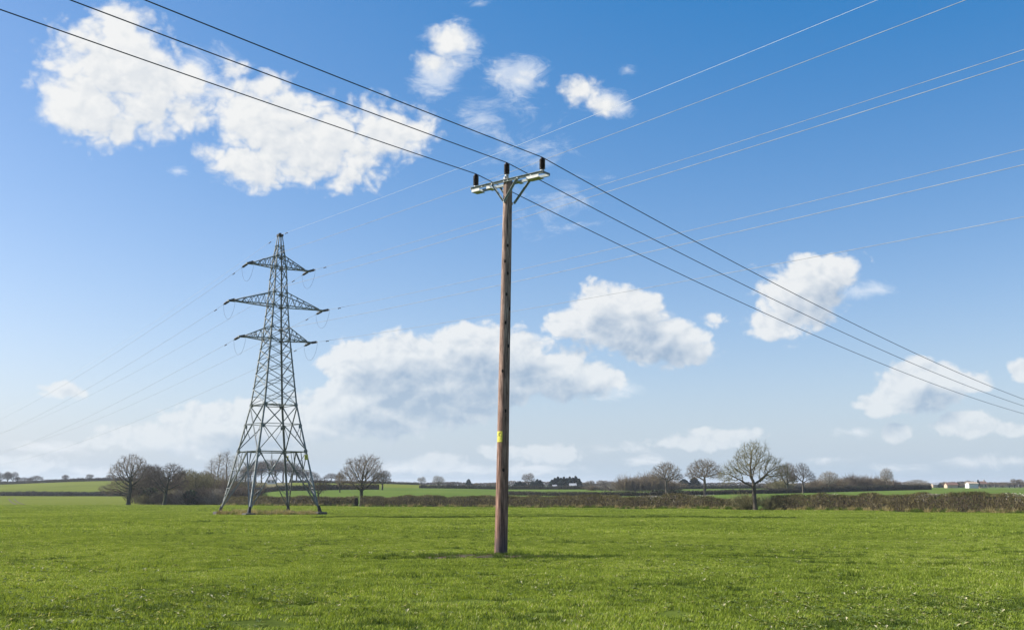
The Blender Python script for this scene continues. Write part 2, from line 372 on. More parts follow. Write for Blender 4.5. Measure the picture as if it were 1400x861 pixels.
for u_ in COLS:
    dd = d0(u_); xs = [0.0, dd]; zs = [0.0, -SL * dd]
    for (a, py) in PROF[u_]: xs.append(a); zs.append(hpx(py, a))
    PT.append((np.array(xs), np.array(zs)))
def fbm(x, y, s):
    return (np.sin(x * s * 1.0 + 1.3 + 1.7 * np.sin(y * s * .7)) + np.sin(y * s * 1.13 + 2.1 * np.sin(x * s * .6 + .4)) +
            .5 * np.sin(x * s * 2.3 + y * s * 1.9 + 1.1 * np.sin(y * s * 1.7))) / 2.5
def ground_z(x, y):
    x = np.atleast_1d(np.asarray(x, float)); y = np.atleast_1d(np.asarray(y, float))
    a = np.arctan2(x, y); r = np.hypot(x, y); ac = np.clip(a, -.60, .60)
    back = np.clip((np.abs(a) - 1.4) / (math.pi - 1.4), 0, 1); ac = ac * (1 - back)
    u = CX + F * np.tan(ac); d = r * np.cos(ac)
    Z = np.stack([np.interp(d, xs, zs) for xs, zs in PT])
    ci = np.clip(np.searchsorted(COLS, u) - 1, 0, len(COLS) - 2); C = np.array(COLS, float)
    f = np.clip((u - C[ci]) / (C[ci + 1] - C[ci]), 0, 1); f = f * f * (3 - 2 * f)
    z = Z[ci, np.arange(len(x))] * (1 - f) + Z[ci + 1, np.arange(len(x))] * f
    k = np.clip(1 - (r - 60) / 120, 0, 1)
    z = z + .024 * k * fbm(x, y, 1.1) + .005 * k * fbm(x + 9, y - 4, 3.7) + .05 * np.clip(r / 40, 0, 1) * fbm(x, y, .21) * np.clip(1 - (r - 150) / 200, 0, 1)
    return z
def gz(x, y): return float(ground_z(x, y)[0])
def gpt(u, d):
    x = (u - CX) / F * d; return Vector((x, d, gz(x, d)))

def field_mat(name, stops, scale, fine, rough=.95, blades=True, sub=None):
    m, t, b = mat(name, rough); P = t.node('ShaderNodeNewGeometry').outputs['Position']
    a = t.noise(P, scale, 4, .55); f2_ = t.noise(P, fine, 6, .7)
    f = t.math('ADD', t.math('MULTIPLY', a, .55), t.math('MULTIPLY', f2_, .45))
    t.put(b.inputs['Base Color'], t.ramp(f, stops)); bump(t, b, f2_, .6, .05)
    b.inputs['Specular IOR Level'].default_value = 0.0
    return m
M['turf'] = field_mat('turf_soil', [(.36, (.040, .055, .014)), (.5, (.085, .115, .022)), (.64, (.13, .165, .03))], .06, 2.5)
M['crop'] = field_mat('young_crop_field', [(.35, (.075, .115, .026)), (.5, (.095, .142, .031)), (.68, (.12, .165, .036))], .02, .8)
M['hill'] = field_mat('hill_pasture', [(.35, (.095, .115, .022)), (.5, (.125, .150, .026)), (.68, (.16, .17, .034))], .018, .6)
M['stubble'] = field_mat('brown_hillside', [(.35, (.11, .10, .05)), (.5, (.15, .135, .07)), (.68, (.15, .18, .06))], .03, .5)
M['land'] = field_mat('distant_land', [(.35, (.06, .09, .03)), (.5, (.09, .13, .04)), (.68, (.12, .13, .06))], .004, .05)
az_f = np.concatenate([np.arange(-180, -42, 3.0), np.arange(-42, 42, .25), np.arange(42, 180, 3.0)]); NA = len(az_f)
rr = [0.6]
while rr[-1] < 42000:
    r_ = rr[-1]; k_ = .12 if r_ < 8 else .012 if r_ < 70 else .03 if r_ < 950 else .16
    rr.append(r_ * (1 + k_))
rr = np.array(rr); NR = len(rr)
A_, R_ = np.meshgrid(np.radians(az_f), rr, indexing='ij'); GX = (np.sin(A_) * R_).ravel(); GY = (np.cos(A_) * R_).ravel()
V = np.stack([GX, GY, ground_z(GX, GY)], 1); V = np.vstack([V, [[0, 0, 0]]])
ii = np.arange(NA)[:, None] * NR + np.arange(NR - 1)[None]; jj = np.roll(ii, -1, axis=0)
Fq = np.stack([ii, ii + 1, jj + 1, jj], -1).reshape(-1, 4)
tri = np.stack([ii[:, 0], jj[:, 0], np.full(NA, NA * NR)], 1)
me = np_mesh('ground', V, Fq[:, ::-1], None, smooth=True)
for k_ in ('turf', 'crop', 'hill', 'stubble', 'land'): me.materials.append(M[k_])
cxm = V[Fq].mean(1); cu = CX + F * np.tan(np.clip(np.arctan2(cxm[:, 0], cxm[:, 1]), -.9, .9)); cd = np.where(cxm[:, 1] > 0, cxm[:, 1], 0)
e0 = np.interp(cu, [a for a, _ in D0U], [b for _, b in D0U])
mi = np.zeros(len(Fq), np.int32)
beyond = cd > e0
mi[beyond] = 1
mi[beyond & (cu < 345)] = 2
mi[beyond & (cu > 330) & (cu < 520) & (cd > 372)] = 2
mi[beyond & (cu > 318) & (cu < 402) & (cd > 372)] = 3
mi[beyond & (cu >= 520) & (cu < 720) & (cd > 490)] = 2
mi[beyond & (cd > 740)] = 4
mi[(np.abs(np.arctan2(cxm[:, 0], cxm[:, 1])) > .75) & (np.hypot(cxm[:, 0], cxm[:, 1]) > 260)] = 2
if len(me.polygons) == len(mi): me.polygons.foreach_set('material_index', mi)
ground = link('ground', me); tag(ground, kind='structure')
print('ground', len(me.polygons))

# ------------------------------------------------------------------ grass of the near field (geometry-nodes scatter of blade patches)
def grass_mat(name, stops, amp, transl=.35):
    m, t, b = mat(name, .7); b.inputs['Specular IOR Level'].default_value = 0.12
    at_ = t.node('ShaderNodeAttribute', attribute_name='tint'); P = t.node('ShaderNodeNewGeometry').outputs['Position']
    n = t.noise(P, .12, 4, .6); n3 = t.noise(P, 1.7, 5, .75)
    f = t.math('ADD', at_.outputs['Fac'], t.math('ADD', t.math('MULTIPLY', t.math('SUBTRACT', n, .5), amp), t.math('MULTIPLY', t.math('SUBTRACT', n3, .5), amp * 1.7)), clamp=True)
    c = t.ramp(f, stops); t.put(b.inputs['Base Color'], c)
    tr = t.node('ShaderNodeBsdfTranslucent'); t.put(tr.inputs[0], t.mix(1.0, c, (1.25, 1.2, .55, 1), 'MULTIPLY')); mx = t.node('ShaderNodeMixShader'); mx.inputs[0].default_value = transl
    t.l.new(b.outputs[0], mx.inputs[1]); t.l.new(tr.outputs[0], mx.inputs[2]); t.l.new(mx.outputs[0], m.node_tree.nodes['Material Output'].inputs[0])
    return m
GR = [(0, (.052, .076, .014)), (.3, (.142, .200, .028)), (.6, (.268, .345, .044)), (.85, (.36, .415, .075)), (1, (.60, .54, .32))]
M['grass'] = grass_mat('grass_blade', GR, .75)
M['tuft'] = grass_mat('coarse_tuft_blade', [(0, (.030, .052, .010)), (.5, (.08, .125, .020)), (1, (.15, .20, .035))], .5)
M['straw'] = grass_mat('straw_blade', [(0, (.16, .14, .06)), (.5, (.34, .28, .13)), (1, (.50, .42, .22))], .4, .2)
M['weed'] = grass_mat('broad_weed_leaf', [(0, (.05, .085, .02)), (.5, (.12, .17, .045)), (.85, (.25, .27, .10)), (1, (.55, .50, .30))], .3, .25)
def blades(n, size, h0, h1, wd, seed, m, name, clump=.35, yellow=.02, lean=.85):
    g_ = np.random.default_rng(seed)
    nc = max(4, int(n / 14)); cc_ = g_.uniform(-size / 2, size / 2, (nc, 2)); ch = g_.uniform(.6, 1.35, nc); ct = g_.normal(0, .10, nc)
    ci = g_.integers(0, nc, n); p = cc_[ci] + g_.normal(0, clump * .12 * max(1, size), (n, 2))
    u_ = g_.random(n) < .5; p[u_] = g_.uniform(-size / 2, size / 2, (u_.sum(), 2))
    h = g_.uniform(h0, h1, n) * ch[ci]; a = g_.uniform(0, 2 * np.pi, n); l = g_.uniform(.1, lean, n) * h
    d = np.stack([np.cos(a), np.sin(a)], 1); s_ = np.stack([-d[:, 1], d[:, 0]], 1) * (g_.uniform(.6, 1.3, n) * wd / 2)[:, None]
    z0 = np.full(n, -.01)
    b0 = np.c_[p - s_, z0]; b1 = np.c_[p + s_, z0]; mp = p + d * (l * .3)[:, None]
    m0 = np.c_[mp - s_ * .8, h * .62]; m1 = np.c_[mp + s_ * .8, h * .62]; tp = np.c_[p + d * l[:, None], h]
    V_ = np.stack([b0, b1, m1, m0, tp], 1).reshape(-1, 3); k = np.arange(n)[:, None] * 5
    T = np.concatenate([k + [0, 1, 2], k + [0, 2, 3], k + [3, 2, 4]]).reshape(-1, 3)
    t_ = np.clip(g_.normal(.44, .20, n) + ct[ci], 0, .95); t_[g_.random(n) < yellow] = 1.0
    return np_mesh(name, V_, T, m, np.tile(t_, 3))
def scatter_object(name, pts, rots, scl, idx, meshes, kind='stuff'):
    src = bpy.data.collections.new(name + '_source')
    for i, mm in enumerate(meshes): src.objects.link(bpy.data.objects.new('%s_patch_%02d' % (name, i), mm))
    me = bpy.data.meshes.new(name); me.from_pydata([tuple(p) for p in pts], [], [])
    for nm, ty, dat in (('rot', 'FLOAT_VECTOR', rots), ('scl', 'FLOAT_VECTOR', scl), ('idx', 'INT', idx)):
        a = me.attributes.new(nm, ty, 'POINT'); a.data.foreach_set('vector' if ty == 'FLOAT_VECTOR' else 'value', np.asarray(dat).ravel())
    o = link(name, me); ng = bpy.data.node_groups.new(name + '_nodes', 'GeometryNodeTree')
    ng.interface.new_socket('Geometry', in_out='INPUT', socket_type='NodeSocketGeometry'); ng.interface.new_socket('Geometry', in_out='OUTPUT', socket_type='NodeSocketGeometry')
    N = ng.nodes; L = ng.links; a = N.new('NodeGroupInput'); z = N.new('NodeGroupOutput'); ip = N.new('GeometryNodeInstanceOnPoints')
    ciN = N.new('GeometryNodeCollectionInfo'); ciN.inputs['Collection'].default_value = src; ciN.inputs['Separate Children'].default_value = True; ciN.inputs['Reset Children'].default_value = True
    ip.inputs['Pick Instance'].default_value = True
    def attr(nm, ty):
        n = N.new('GeometryNodeInputNamedAttribute'); n.data_type = ty; n.inputs['Name'].default_value = nm; return n.outputs['Attribute']
    L.new(a.outputs[0], ip.inputs['Points']); L.new(ciN.outputs[0], ip.inputs['Instance'])
    L.new(attr('idx', 'INT'), ip.inputs['Instance Index']); L.new(attr('rot', 'FLOAT_VECTOR'), ip.inputs['Rotation']); L.new(attr('scl', 'FLOAT_VECTOR'), ip.inputs['Scale'])
    L.new(ip.outputs[0], z.inputs[0]); md = o.modifiers.new('scatter', 'NODES'); md.node_group = ng
    return o
POLE = (-0.303, 28.3); TW = (-23.262, 100.02)
patches = [blades(3400, 1.15, .028, .068, .0068, 10 + i, M['grass'], 'near_blades', yellow=.014) for i in range(4)]
patches += [blades(2600, 2.6, .045, .095, .015, 20 + i, M['grass'], 'middle_blades', yellow=.006) for i in range(3)]
patches += [blades(2600, 6.0, .05, .11, .035, 30 + i, M['grass'], 'distant_blades', yellow=.0) for i in range(3)]
gp, gr_, gs, gidx = [], [], [], []
def bare(x, y):   # trodden earth near the foot of the pole
    dx, dy = x - (POLE[0] - .7), y - (POLE[1] - .75)
    return (dx / 1.5) ** 2 + (dy / .85) ** 2 < 1 + .5 * math.sin(x * 7) and random.random() < .9
for (y0, y1, st, i0, ni) in ((10.5, 46, 1.0, 0, 4), (46, 112, 2.3, 4, 3), (112, 250, 5.2, 7, 3)):
    y = y0
    while y < y1:
        xm = y * .56 + 2; x = -xm
        while x < xm:
            px_, py_ = x + random.uniform(-.4, .4) * st, y + random.uniform(-.4, .4) * st
            u_ = CX + F * px_ / py_
            if py_ < d0(u_) - st * .8 and not (i0 == 0 and bare(px_, py_)):
                gp.append((px_, py_, 0)); gr_.append((random.uniform(-.03, .03), random.uniform(-.03, .03), random.uniform(0, 6.28)))
                q = fbm(np.array([px_]), np.array([py_]), .55)[0]; sc_ = random.uniform(.9, 1.15)
                gs.append((sc_, sc_, (.74 if i0 == 0 else .9) * max(.62, 1.0 + .38 * q + random.uniform(-.15, .15)))); gidx.append(i0 + random.randrange(ni))
            x += st
        y += st
gp = np.array(gp); gp[:, 2] = ground_z(gp[:, 0], gp[:, 1]) + .012
dzx = (ground_z(gp[:, 0] + .35, gp[:, 1]) - ground_z(gp[:, 0] - .35, gp[:, 1])) / .7; dzy = (ground_z(gp[:, 0], gp[:, 1] + .35) - ground_z(gp[:, 0], gp[:, 1] - .35)) / .7
for i in range(len(gp)):   # lay every patch on the slope of the ground
    gr_[i] = tuple((Vector((-dzx[i], -dzy[i], 1)).to_track_quat('Z', 'Y').to_matrix() @ Matrix.Rotation(gr_[i][2], 3, 'Z')).to_euler())
print('grass patches', len(gp))
o = scatter_object('grass', gp, gr_, gs, gidx, patches); tag(o, 'short green pasture grass covering the near field', 'grass', kind='stuff')
# coarse tufts, in loose drifts
tuft = [blades(60, .16, .07, .16, .008, 50 + i, M['tuft'], 'tuft_blades', clump=.6, yellow=.0, lean=.9) for i in range(4)]
tp_, tr_, ts_, ti_ = [], [], [], []
def put_tuft(x, y, s):
    tp_.append((x, y, gz(x, y) - .01)); tr_.append((0, 0, random.uniform(0, 6.28))); ts_.append((s * random.uniform(.9, 1.5), s * random.uniform(.9, 1.5), s * random.uniform(.7, 1.1))); ti_.append(random.randrange(4))
for k in range(12000):
    y = 11 + 60 * random.random() ** 1.7; x = random.uniform(-.54, .54) * y
    if fbm(np.array([x]), np.array([y]), .9)[0] + .6 * fbm(np.array([x + 31]), np.array([y]), .23)[0] > .35 + random.uniform(-.45, .45): put_tuft(x, y, random.uniform(.25, .62) * (1 + y / 90))
for k in range(190):    # ragged line running right from the pole
    t_ = random.random() ** 1.3; x = POLE[0] + .25 + t_ * 5.2; y = POLE[1] - .75 - t_ * .5 + random.gauss(0, .45); put_tuft(x, y, random.uniform(.4, 1.0) * (1 - .4 * t_))
def put_high(x, y, s):
    put_tuft(x, y, s * .72); p_ = tp_[-1]; tp_[-1] = (p_[0], p_[1], p_[2] + .03)
for k in range(150): put_high(POLE[0] - .8 + random.gauss(0, 1.2), POLE[1] - .75 + random.choice((-.5, .35, 0)) + random.gauss(0, .25), random.uniform(.5, 1.25))
for cx_t, cy_t in ((.3, -.5), (.9, -.9), (1.5, -.7), (2.3, -1.0), (2.9, -.8), (-1.9, -.4), (-.1, -.4)):
    for k in range(6): put_high(POLE[0] + cx_t + random.gauss(0, .16), POLE[1] + cy_t + random.gauss(0, .08), random.uniform(.6, 1.2))
for k in range(26): put_tuft(POLE[0] + random.gauss(0, .30), POLE[1] - .12 + random.gauss(0, .14), random.uniform(.25, .6))
for k in range(900):    # dark drill line across the field in front of the pylon
    u_ = random.uniform(430, 1080); d_ = 84.5 - (u_ - 430) / 650 * 4 + random.gauss(0, .12); put_tuft((u_ - CX) / F * d_, d_, random.uniform(.9, 1.6))
for k in range(150):    # furrow edge further right
    t_ = random.random(); put_tuft(5.2 + t_ * 9, 24.9 - .9 * t_ + random.gauss(0, .05), random.uniform(.35, .8))
o = scatter_object('coarse_grass', tp_, tr_, ts_, ti_, tuft); tag(o, 'darker coarse grass tufts standing above the pasture', 'grass', kind='stuff')
# broad-leaved weeds
def weed(seed):
    g_ = random.Random(seed); b = MB()
    for k in range(g_.randint(6, 11)):
        a = g_.uniform(0, 6.28); L_ = g_.uniform(.022, .055); wd = L_ * g_.uniform(.22, .38); up_ = g_.uniform(.15, .8)
        d = Vector((math.cos(a), math.sin(a), up_)); s = Vector((-math.sin(a), math.cos(a), 0)) * wd
        p0 = Vector((0, 0, .035)); m_ = p0 + d * L_ * .55; e = p0 + d * L_ - Vector((0, 0, .25 * L_))
        b.add([p0, m_ - s, e, m_ + s], [(0, 1, 2), (0, 2, 3)], g_.choice([.2, .4, .5, .6, .8, 1.0 if g_.random() < .35 else .5]))
    return b.mesh('weed_leaves', M['weed'], tint=True)
ws = [weed(i) for i in range(6)]; wp, wr, wsc, wi = [], [], [], []
for k in range(11000):
    y = 11 + 30 * random.random() ** 1.6; x = random.uniform(-.54, .54) * y
    q = fbm(np.array([x - 4]), np.array([y]), .5)[0] + (.8 if (x > 3 and y < 17) else 0)
    if q > random.uniform(-.3, .9):
        s = random.uniform(.6, 1.5); wp.append((x, y, gz(x, y))); wr.append((0, 0, random.uniform(0, 6.28))); wsc.append((s, s, s)); wi.append(random.randrange(6))
o = scatter_object('weeds', wp, wr, wsc, wi, ws); tag(o, 'small broad leaved weeds among the near grass', 'weeds', kind='stuff')
# bare soil at the pole
sb = MB(); c_ = (POLE[0] - .55, POLE[1] - .7); N_ = 28
for ring, rf in enumerate((0, .5, .85, 1.0)):
    for k in range(N_):
        a = 6.283 * k / N_; q = 1 + .22 * math.sin(3 * a + 1) + .1 * math.sin(7 * a)
        x = c_[0] + 1.9 * q * rf * math.cos(a); y = c_[1] + .85 * q * rf * math.sin(a); sb.v.append((x, y, gz(x, y) + (.065 + .02 * math.sin(k * 2.1) if ring < 2 else .045 + .02 * math.sin(k * 3.3) if ring == 2 else -.02)))
for ring in range(3):
    for k in range(N_):
        a = ring * N_ + k; b_ = ring * N_ + (k + 1) % N_; sb.f.append((a, b_, b_ + N_, a + N_)); sb.t.append(.5)
M['soil'] = noise_mat('bare_soil', [(.35, (.022, .015, .010)), (.5, (.085, .052, .036)), (.6, (.06, .08, .02)), (.7, (.10, .065, .045))], 3.2, .95, bmp=.8)
o = sb.build('bare_soil', M['soil'], smooth=True); tag(o, kind='structure')

# ------------------------------------------------------------------ wooden pole with crossarm
def add_pole():
    root = empty('utility_pole', (POLE[0], POLE[1], gz(*POLE)))
    tag(root, 'weathered wooden utility pole with a steel crossarm and three dark insulators in the near field', 'utility pole')
    ztop = 1.55 + 9.005 - gz(*POLE); topx = -.107 - POLE[0]; lean = topx / ztop
    H = ztop - .40
    b = MB(); prof = []
    nseg, nr = 46, 22; g_ = random.Random(3)
    for i in range(nseg + 1):
        z = -.3 + (H + .3) * i / nseg; f = z / H; r = .178 - .052 * f
        for k in range(nr):
            a = 6.283185 * k / nr
            rr_ = r * (1 + .012 * math.sin(3 * a + z * 1.1) + .010 * math.sin(5 * a + .7 * z) + g_.uniform(-.006, .006))
            if k in (19, 7, 13): rr_ *= .965     # drying cracks
            b.v.append((lean * z + rr_ * math.cos(a), rr_ * math.sin(a), z))
    for i in range(nseg):
        for k in range(nr):
            a = i * nr + k; c = i * nr + (k + 1) % nr; b.f.append((a, c, c + nr, a + nr)); b.t.append(.5)
    b.f.append(tuple(nseg * nr + k for k in range(nr))); b.t.append(.5)
    b.build('shaft', M['wood'], root, smooth=True)
    kb = MB()
    for (z, a) in ((8.55, -1.35), (7.75, -1.2), (7.15, -1.45), (6.75, -.55), (6.35, -1.5), (5.7, -.8), (5.0, -1.9), (3.9, -1.2), (3.3, -2.0), (2.3, -1.4), (8.1, -1.9)):
        r = .178 - .052 * z / H; p = Vector((lean * z + r * math.cos(a), r * math.sin(a), z))
        rot = Vector((math.cos(a), math.sin(a), 0)).to_track_quat('Z', 'Y').to_matrix() @ Matrix.Diagonal((1.0, 1.7, 1))
        kb.lathe([(.001, -.02), (.034, -.02), (.030, .002), (.012, .008), (.001, .009)], 9, p, rot)
    kb.build('knots', M['knot'], root)['kind'] = 'stuff'
    # frame of the arm: v along the arm (right end nearer), n towards the camera side
    pa = .683; v = Vector((math.cos(pa), -math.sin(pa), 0)); n = Vector((-math.sin(pa), -math.cos(pa), 0)); k3 = Vector((0, 0, 1))
    rot = Matrix((v, n, k3)).transposed()
    # insulator seats at z = ztop-.39 (local)
    az_ = ztop - .47; cx_ = Vector((topx + .03, 0, 0))
    def P3(a, bq, z): return cx_ + v * a + n * bq + k3 * z
    def channel(off, name):
        c = MB(); s = 1 if off > 0 else -1
        c.box(P3(0, off, az_), (2.62, .008, .075), rot)
        c.box(P3(0, off + s * .028, az_ + .0345), (2.616, .05, .008), rot)
        c.box(P3(0, off + s * .028, az_ - .0345), (2.616, .05, .008), rot)
        return c.build(name, M['steel_green'], root)
    front = channel(.145, 'crossarm_channel'); channel(-.145, 'crossarm_channel')
    for a, w_ in ((-1.12, .30), (-.62, .16), (.98, .44), (.42, .12)):
        p = MB(); p.box(P3(a, .06, az_ - .118), (w_, .26, .010), rot); p.box(P3(a, .190, az_ - .078), (w_, .008, .085), rot)
        p.build('mounting_plate', M['steel_light'], root)
    e = MB(); e.box(P3(-1.325, 0, az_ + .004), (.018, .34, .06), rot); e.build('end_plate', M['steel'], root)
    e = MB(); e.box(P3(1.325, 0, az_ + .004), (.018, .34, .06), rot); e.build('end_plate', M['steel'], root)
    def strap(p, q, name='brace'):
        d = (q - p); L_ = d.length; z_ = d.normalized(); y_ = n - z_ * n.dot(z_); y_.normalize(); x_ = y_.cross(z_)
        m_ = Matrix((x_, y_, z_)).transposed(); s = MB(); s.box((p + q) / 2, (.055, .010, L_), m_); s.box((p + q) / 2 + m_ @ Vector((.022, .024, 0)), (.008, .04, L_ * .98), m_); s.build(name, M['steel_green'], root)
    fo = .196; low_ = az_ - .62
    strap(P3(-.05, .165, low_), P3(-.47, fo + .01, az_ - .03)); strap(P3(-.03, .182, low_), P3(.47, fo + .012, az_ - .03))
    strap(P3(.05, -.165, low_), P3(.60, -fo - .01, az_ - .03)); strap(P3(-.02, -.182, low_), P3(-.50, -fo - .012, az_ - .03))
    bo = MB()
    for (a, bq, z) in ((-.04, .2, low_), (-.47, .225, az_ - .03), (.47, .225, az_ - .03), (-.07, .16, az_), (.07, .16, az_), (-.9, .16, az_), (.9, .16, az_)):
        bo.box(P3(a, bq, z), (.035, .03, .035), rot)
    bo.build('bolts', M['steel_light'], root)['kind'] = 'stuff'
    ins = MB(); z = 0.0; prof = [(.001, .0)]
    prof += [(.045, 0), (.05, .02)]
    for i in range(8):
        zz = .03 + i * .036; prof += [(.052, zz), (.083, zz + .004), (.085, zz + .012), (.055, zz + .028)]
    prof += [(.055, .322), (.062, .335), (.045, .352), (.02, .356), (.001, .357)]
    ins.lathe(prof, 18); ime = ins.mesh('insulator', M['insulator'], smooth=True)
    st = MB(); st.lathe([(.001, -.10), (.028, -.10), (.028, -.055), (.058, -.05), (.058, .0), (.03, .006), (.001, .007)], 12)
    for s in (-1, 1): st.box((s * .04, 0, -.075), (.02, .07, .06))
    sme = st.mesh('insulator_base', M['steel_light'])
    out = []
    for (a, dz, ax) in ((-1.23, 0, 0), (0, .109, -.055), (1.23, 0, 0)):
        p = Vector((topx, 0, ztop + dz - .357)) + v * (a + ax)
        o = link('insulator', ime, root, p); s = link('insulator_base', sme, o)
        if dz:
            br = MB(); br.box(p + Vector((0, 0, -.17)), (.05, .24, .16), rot); br.box(p + Vector((0, 0, -.10)), (.14, .12, .012), rot); br.build('top_bracket', M['steel_light'], root)
        out.append(Vector(root.location) + p + Vector((0, 0, .357)))
    # yellow warning plate, curved round the shaft
    zs = 3.20; r = .178 - .052 * zs / H + .004
    def cyl(a, z, rr_=0): return Vector((lean * z + (r + rr_) * math.cos(a), (r + rr_) * math.sin(a), z))
    ac = R(-128); hw = .62
    def patch_(pts, th, name, m_, par):
        b = MB(); nP = len(pts); b.v = [tuple(cyl(ac + x / r, zs + z, th)) for x, z in pts] + [tuple(cyl(ac + x / r, zs + z, th - .003)) for x, z in pts]
        return b, nP
    sg = MB(); NX = 8
    for j, z in enumerate((-.145, .145)):
        for i in range(NX + 1): sg.v.append(tuple(cyl(ac + (i / NX * 2 - 1) * .095 / r, zs + z, .004)))
    for j, z in enumerate((-.145, .145)):
        for i in range(NX + 1): sg.v.append(tuple(cyl(ac + (i / NX * 2 - 1) * .095 / r, zs + z, .001)))
    K = NX + 1
    for i in range(NX): sg.f += [(i, i + 1, K + i + 1, K + i), (2 * K + i, 3 * K + i, 3 * K + i + 1, 2 * K + i + 1), (i, 2 * K + i, 2 * K + i + 1, i + 1), (K + i, K + i + 1, 3 * K + i + 1, 3 * K + i)]; 
    sg.f += [(0, K, 3 * K, 2 * K), (NX, 2 * K + NX, 3 * K + NX, K + NX)]; sg.t = [.5] * len(sg.f)
    sgn = sg.build('warning_sign', M['sign_yellow'], root)
    pr = MB()
    def bar(x0, z0_, x1, z1, w_):
        d = Vector((x1 - x0, z1 - z0_)); d.normalize(); q = Vector((-d.y, d.x)) * w_ * .75; P_ = []
        for (x, z) in ((x0 - q.x, z0_ - q.y), (x1 - q.x, z1 - q.y), (x1 + q.x, z1 + q.y), (x0 + q.x, z0_ + q.y)): P_.append(cyl(ac + x / r, zs + z, .006))
        pr.add(P_, [(0, 1, 2, 3)])
    bar(-.06, -.005, .06, -.005, .011); bar(-.06, -.005, 0, .11, .011); bar(.06, -.005, 0, .11, .011)
    bar(.006, .075, -.012, .042, .011); bar(-.012, .046, .012, .040, .009); bar(.012, .043, -.004, .008, .010)
    for z in (-.045, -.075, -.105): bar(-.05, z, .05 if z > -.1 else .02, z, .010)
    pr.build('warning_print', M['sign_black'], sgn)
    return root, out
pole, pins = add_pole()


def wire(name, pts, r, m, label, cat, group, dampers=()):
    base = Vector(pts[0]); b = MB(); b.tube([Vector(p) - base for p in pts], r, 6); o = b.build(name, m, smooth=True, loc=base)
    tag(o, label, cat, group)
    for d_ in dampers:
        acc_ = 0
        for a, c in zip(pts, pts[1:]):
            L_ = (c - a).length
            if acc_ + L_ > d_:
                p = a.lerp(c, (d_ - acc_) / L_) - base; t_ = (c - a).normalized(); q = MB()
                q.tube([p - t_ * .22 - Vector((0, 0, .07)), p + t_ * .22 - Vector((0, 0, .07))], .012, 5)
                for s_ in (-1, 1): q.tube([p + t_ * (.13 * s_) - Vector((0, 0, .07)), p + t_ * (.25 * s_) - Vector((0, 0, .07))], .045, 7)
                q.box(p - Vector((0, 0, .035)), (.03, .03, .08)); q.build('vibration_damper', M['boot'], o); break
            acc_ += L_
    return o
# the three conductors of the wooden pole line: one span behind the camera's left, one away to the right
D1 = Vector((math.sin(.6565), math.cos(.6565), 0)); D2 = Vector((math.sin(.6999), math.cos(.6999), 0))
for i, p in enumerate(pins):
    pts = []
    for k in range(-80, 101):
        t_ = k / 90 if k < 0 else k / 100
        q = p + Vector((0, 0, .008))
        if t_ < 0: q = q + D1 * 80 * t_ + Vector((0, 0, -4 * .7501 * (-t_) * (1 + t_) - 1.1072 * t_))
        else: q = q + D2 * 80 * t_ + Vector((0, 0, -4 * 1.2091 * t_ * (1 - t_) - 4.0877 * t_))
        pts.append(q)
    wire('power_line', pts, .0135, M['wire_dark'], 'dark overhead wire resting on the %s insulator of the wooden pole' % ('left', 'raised middle', 'right')[i], 'power line', 'wires carried by the wooden pole')

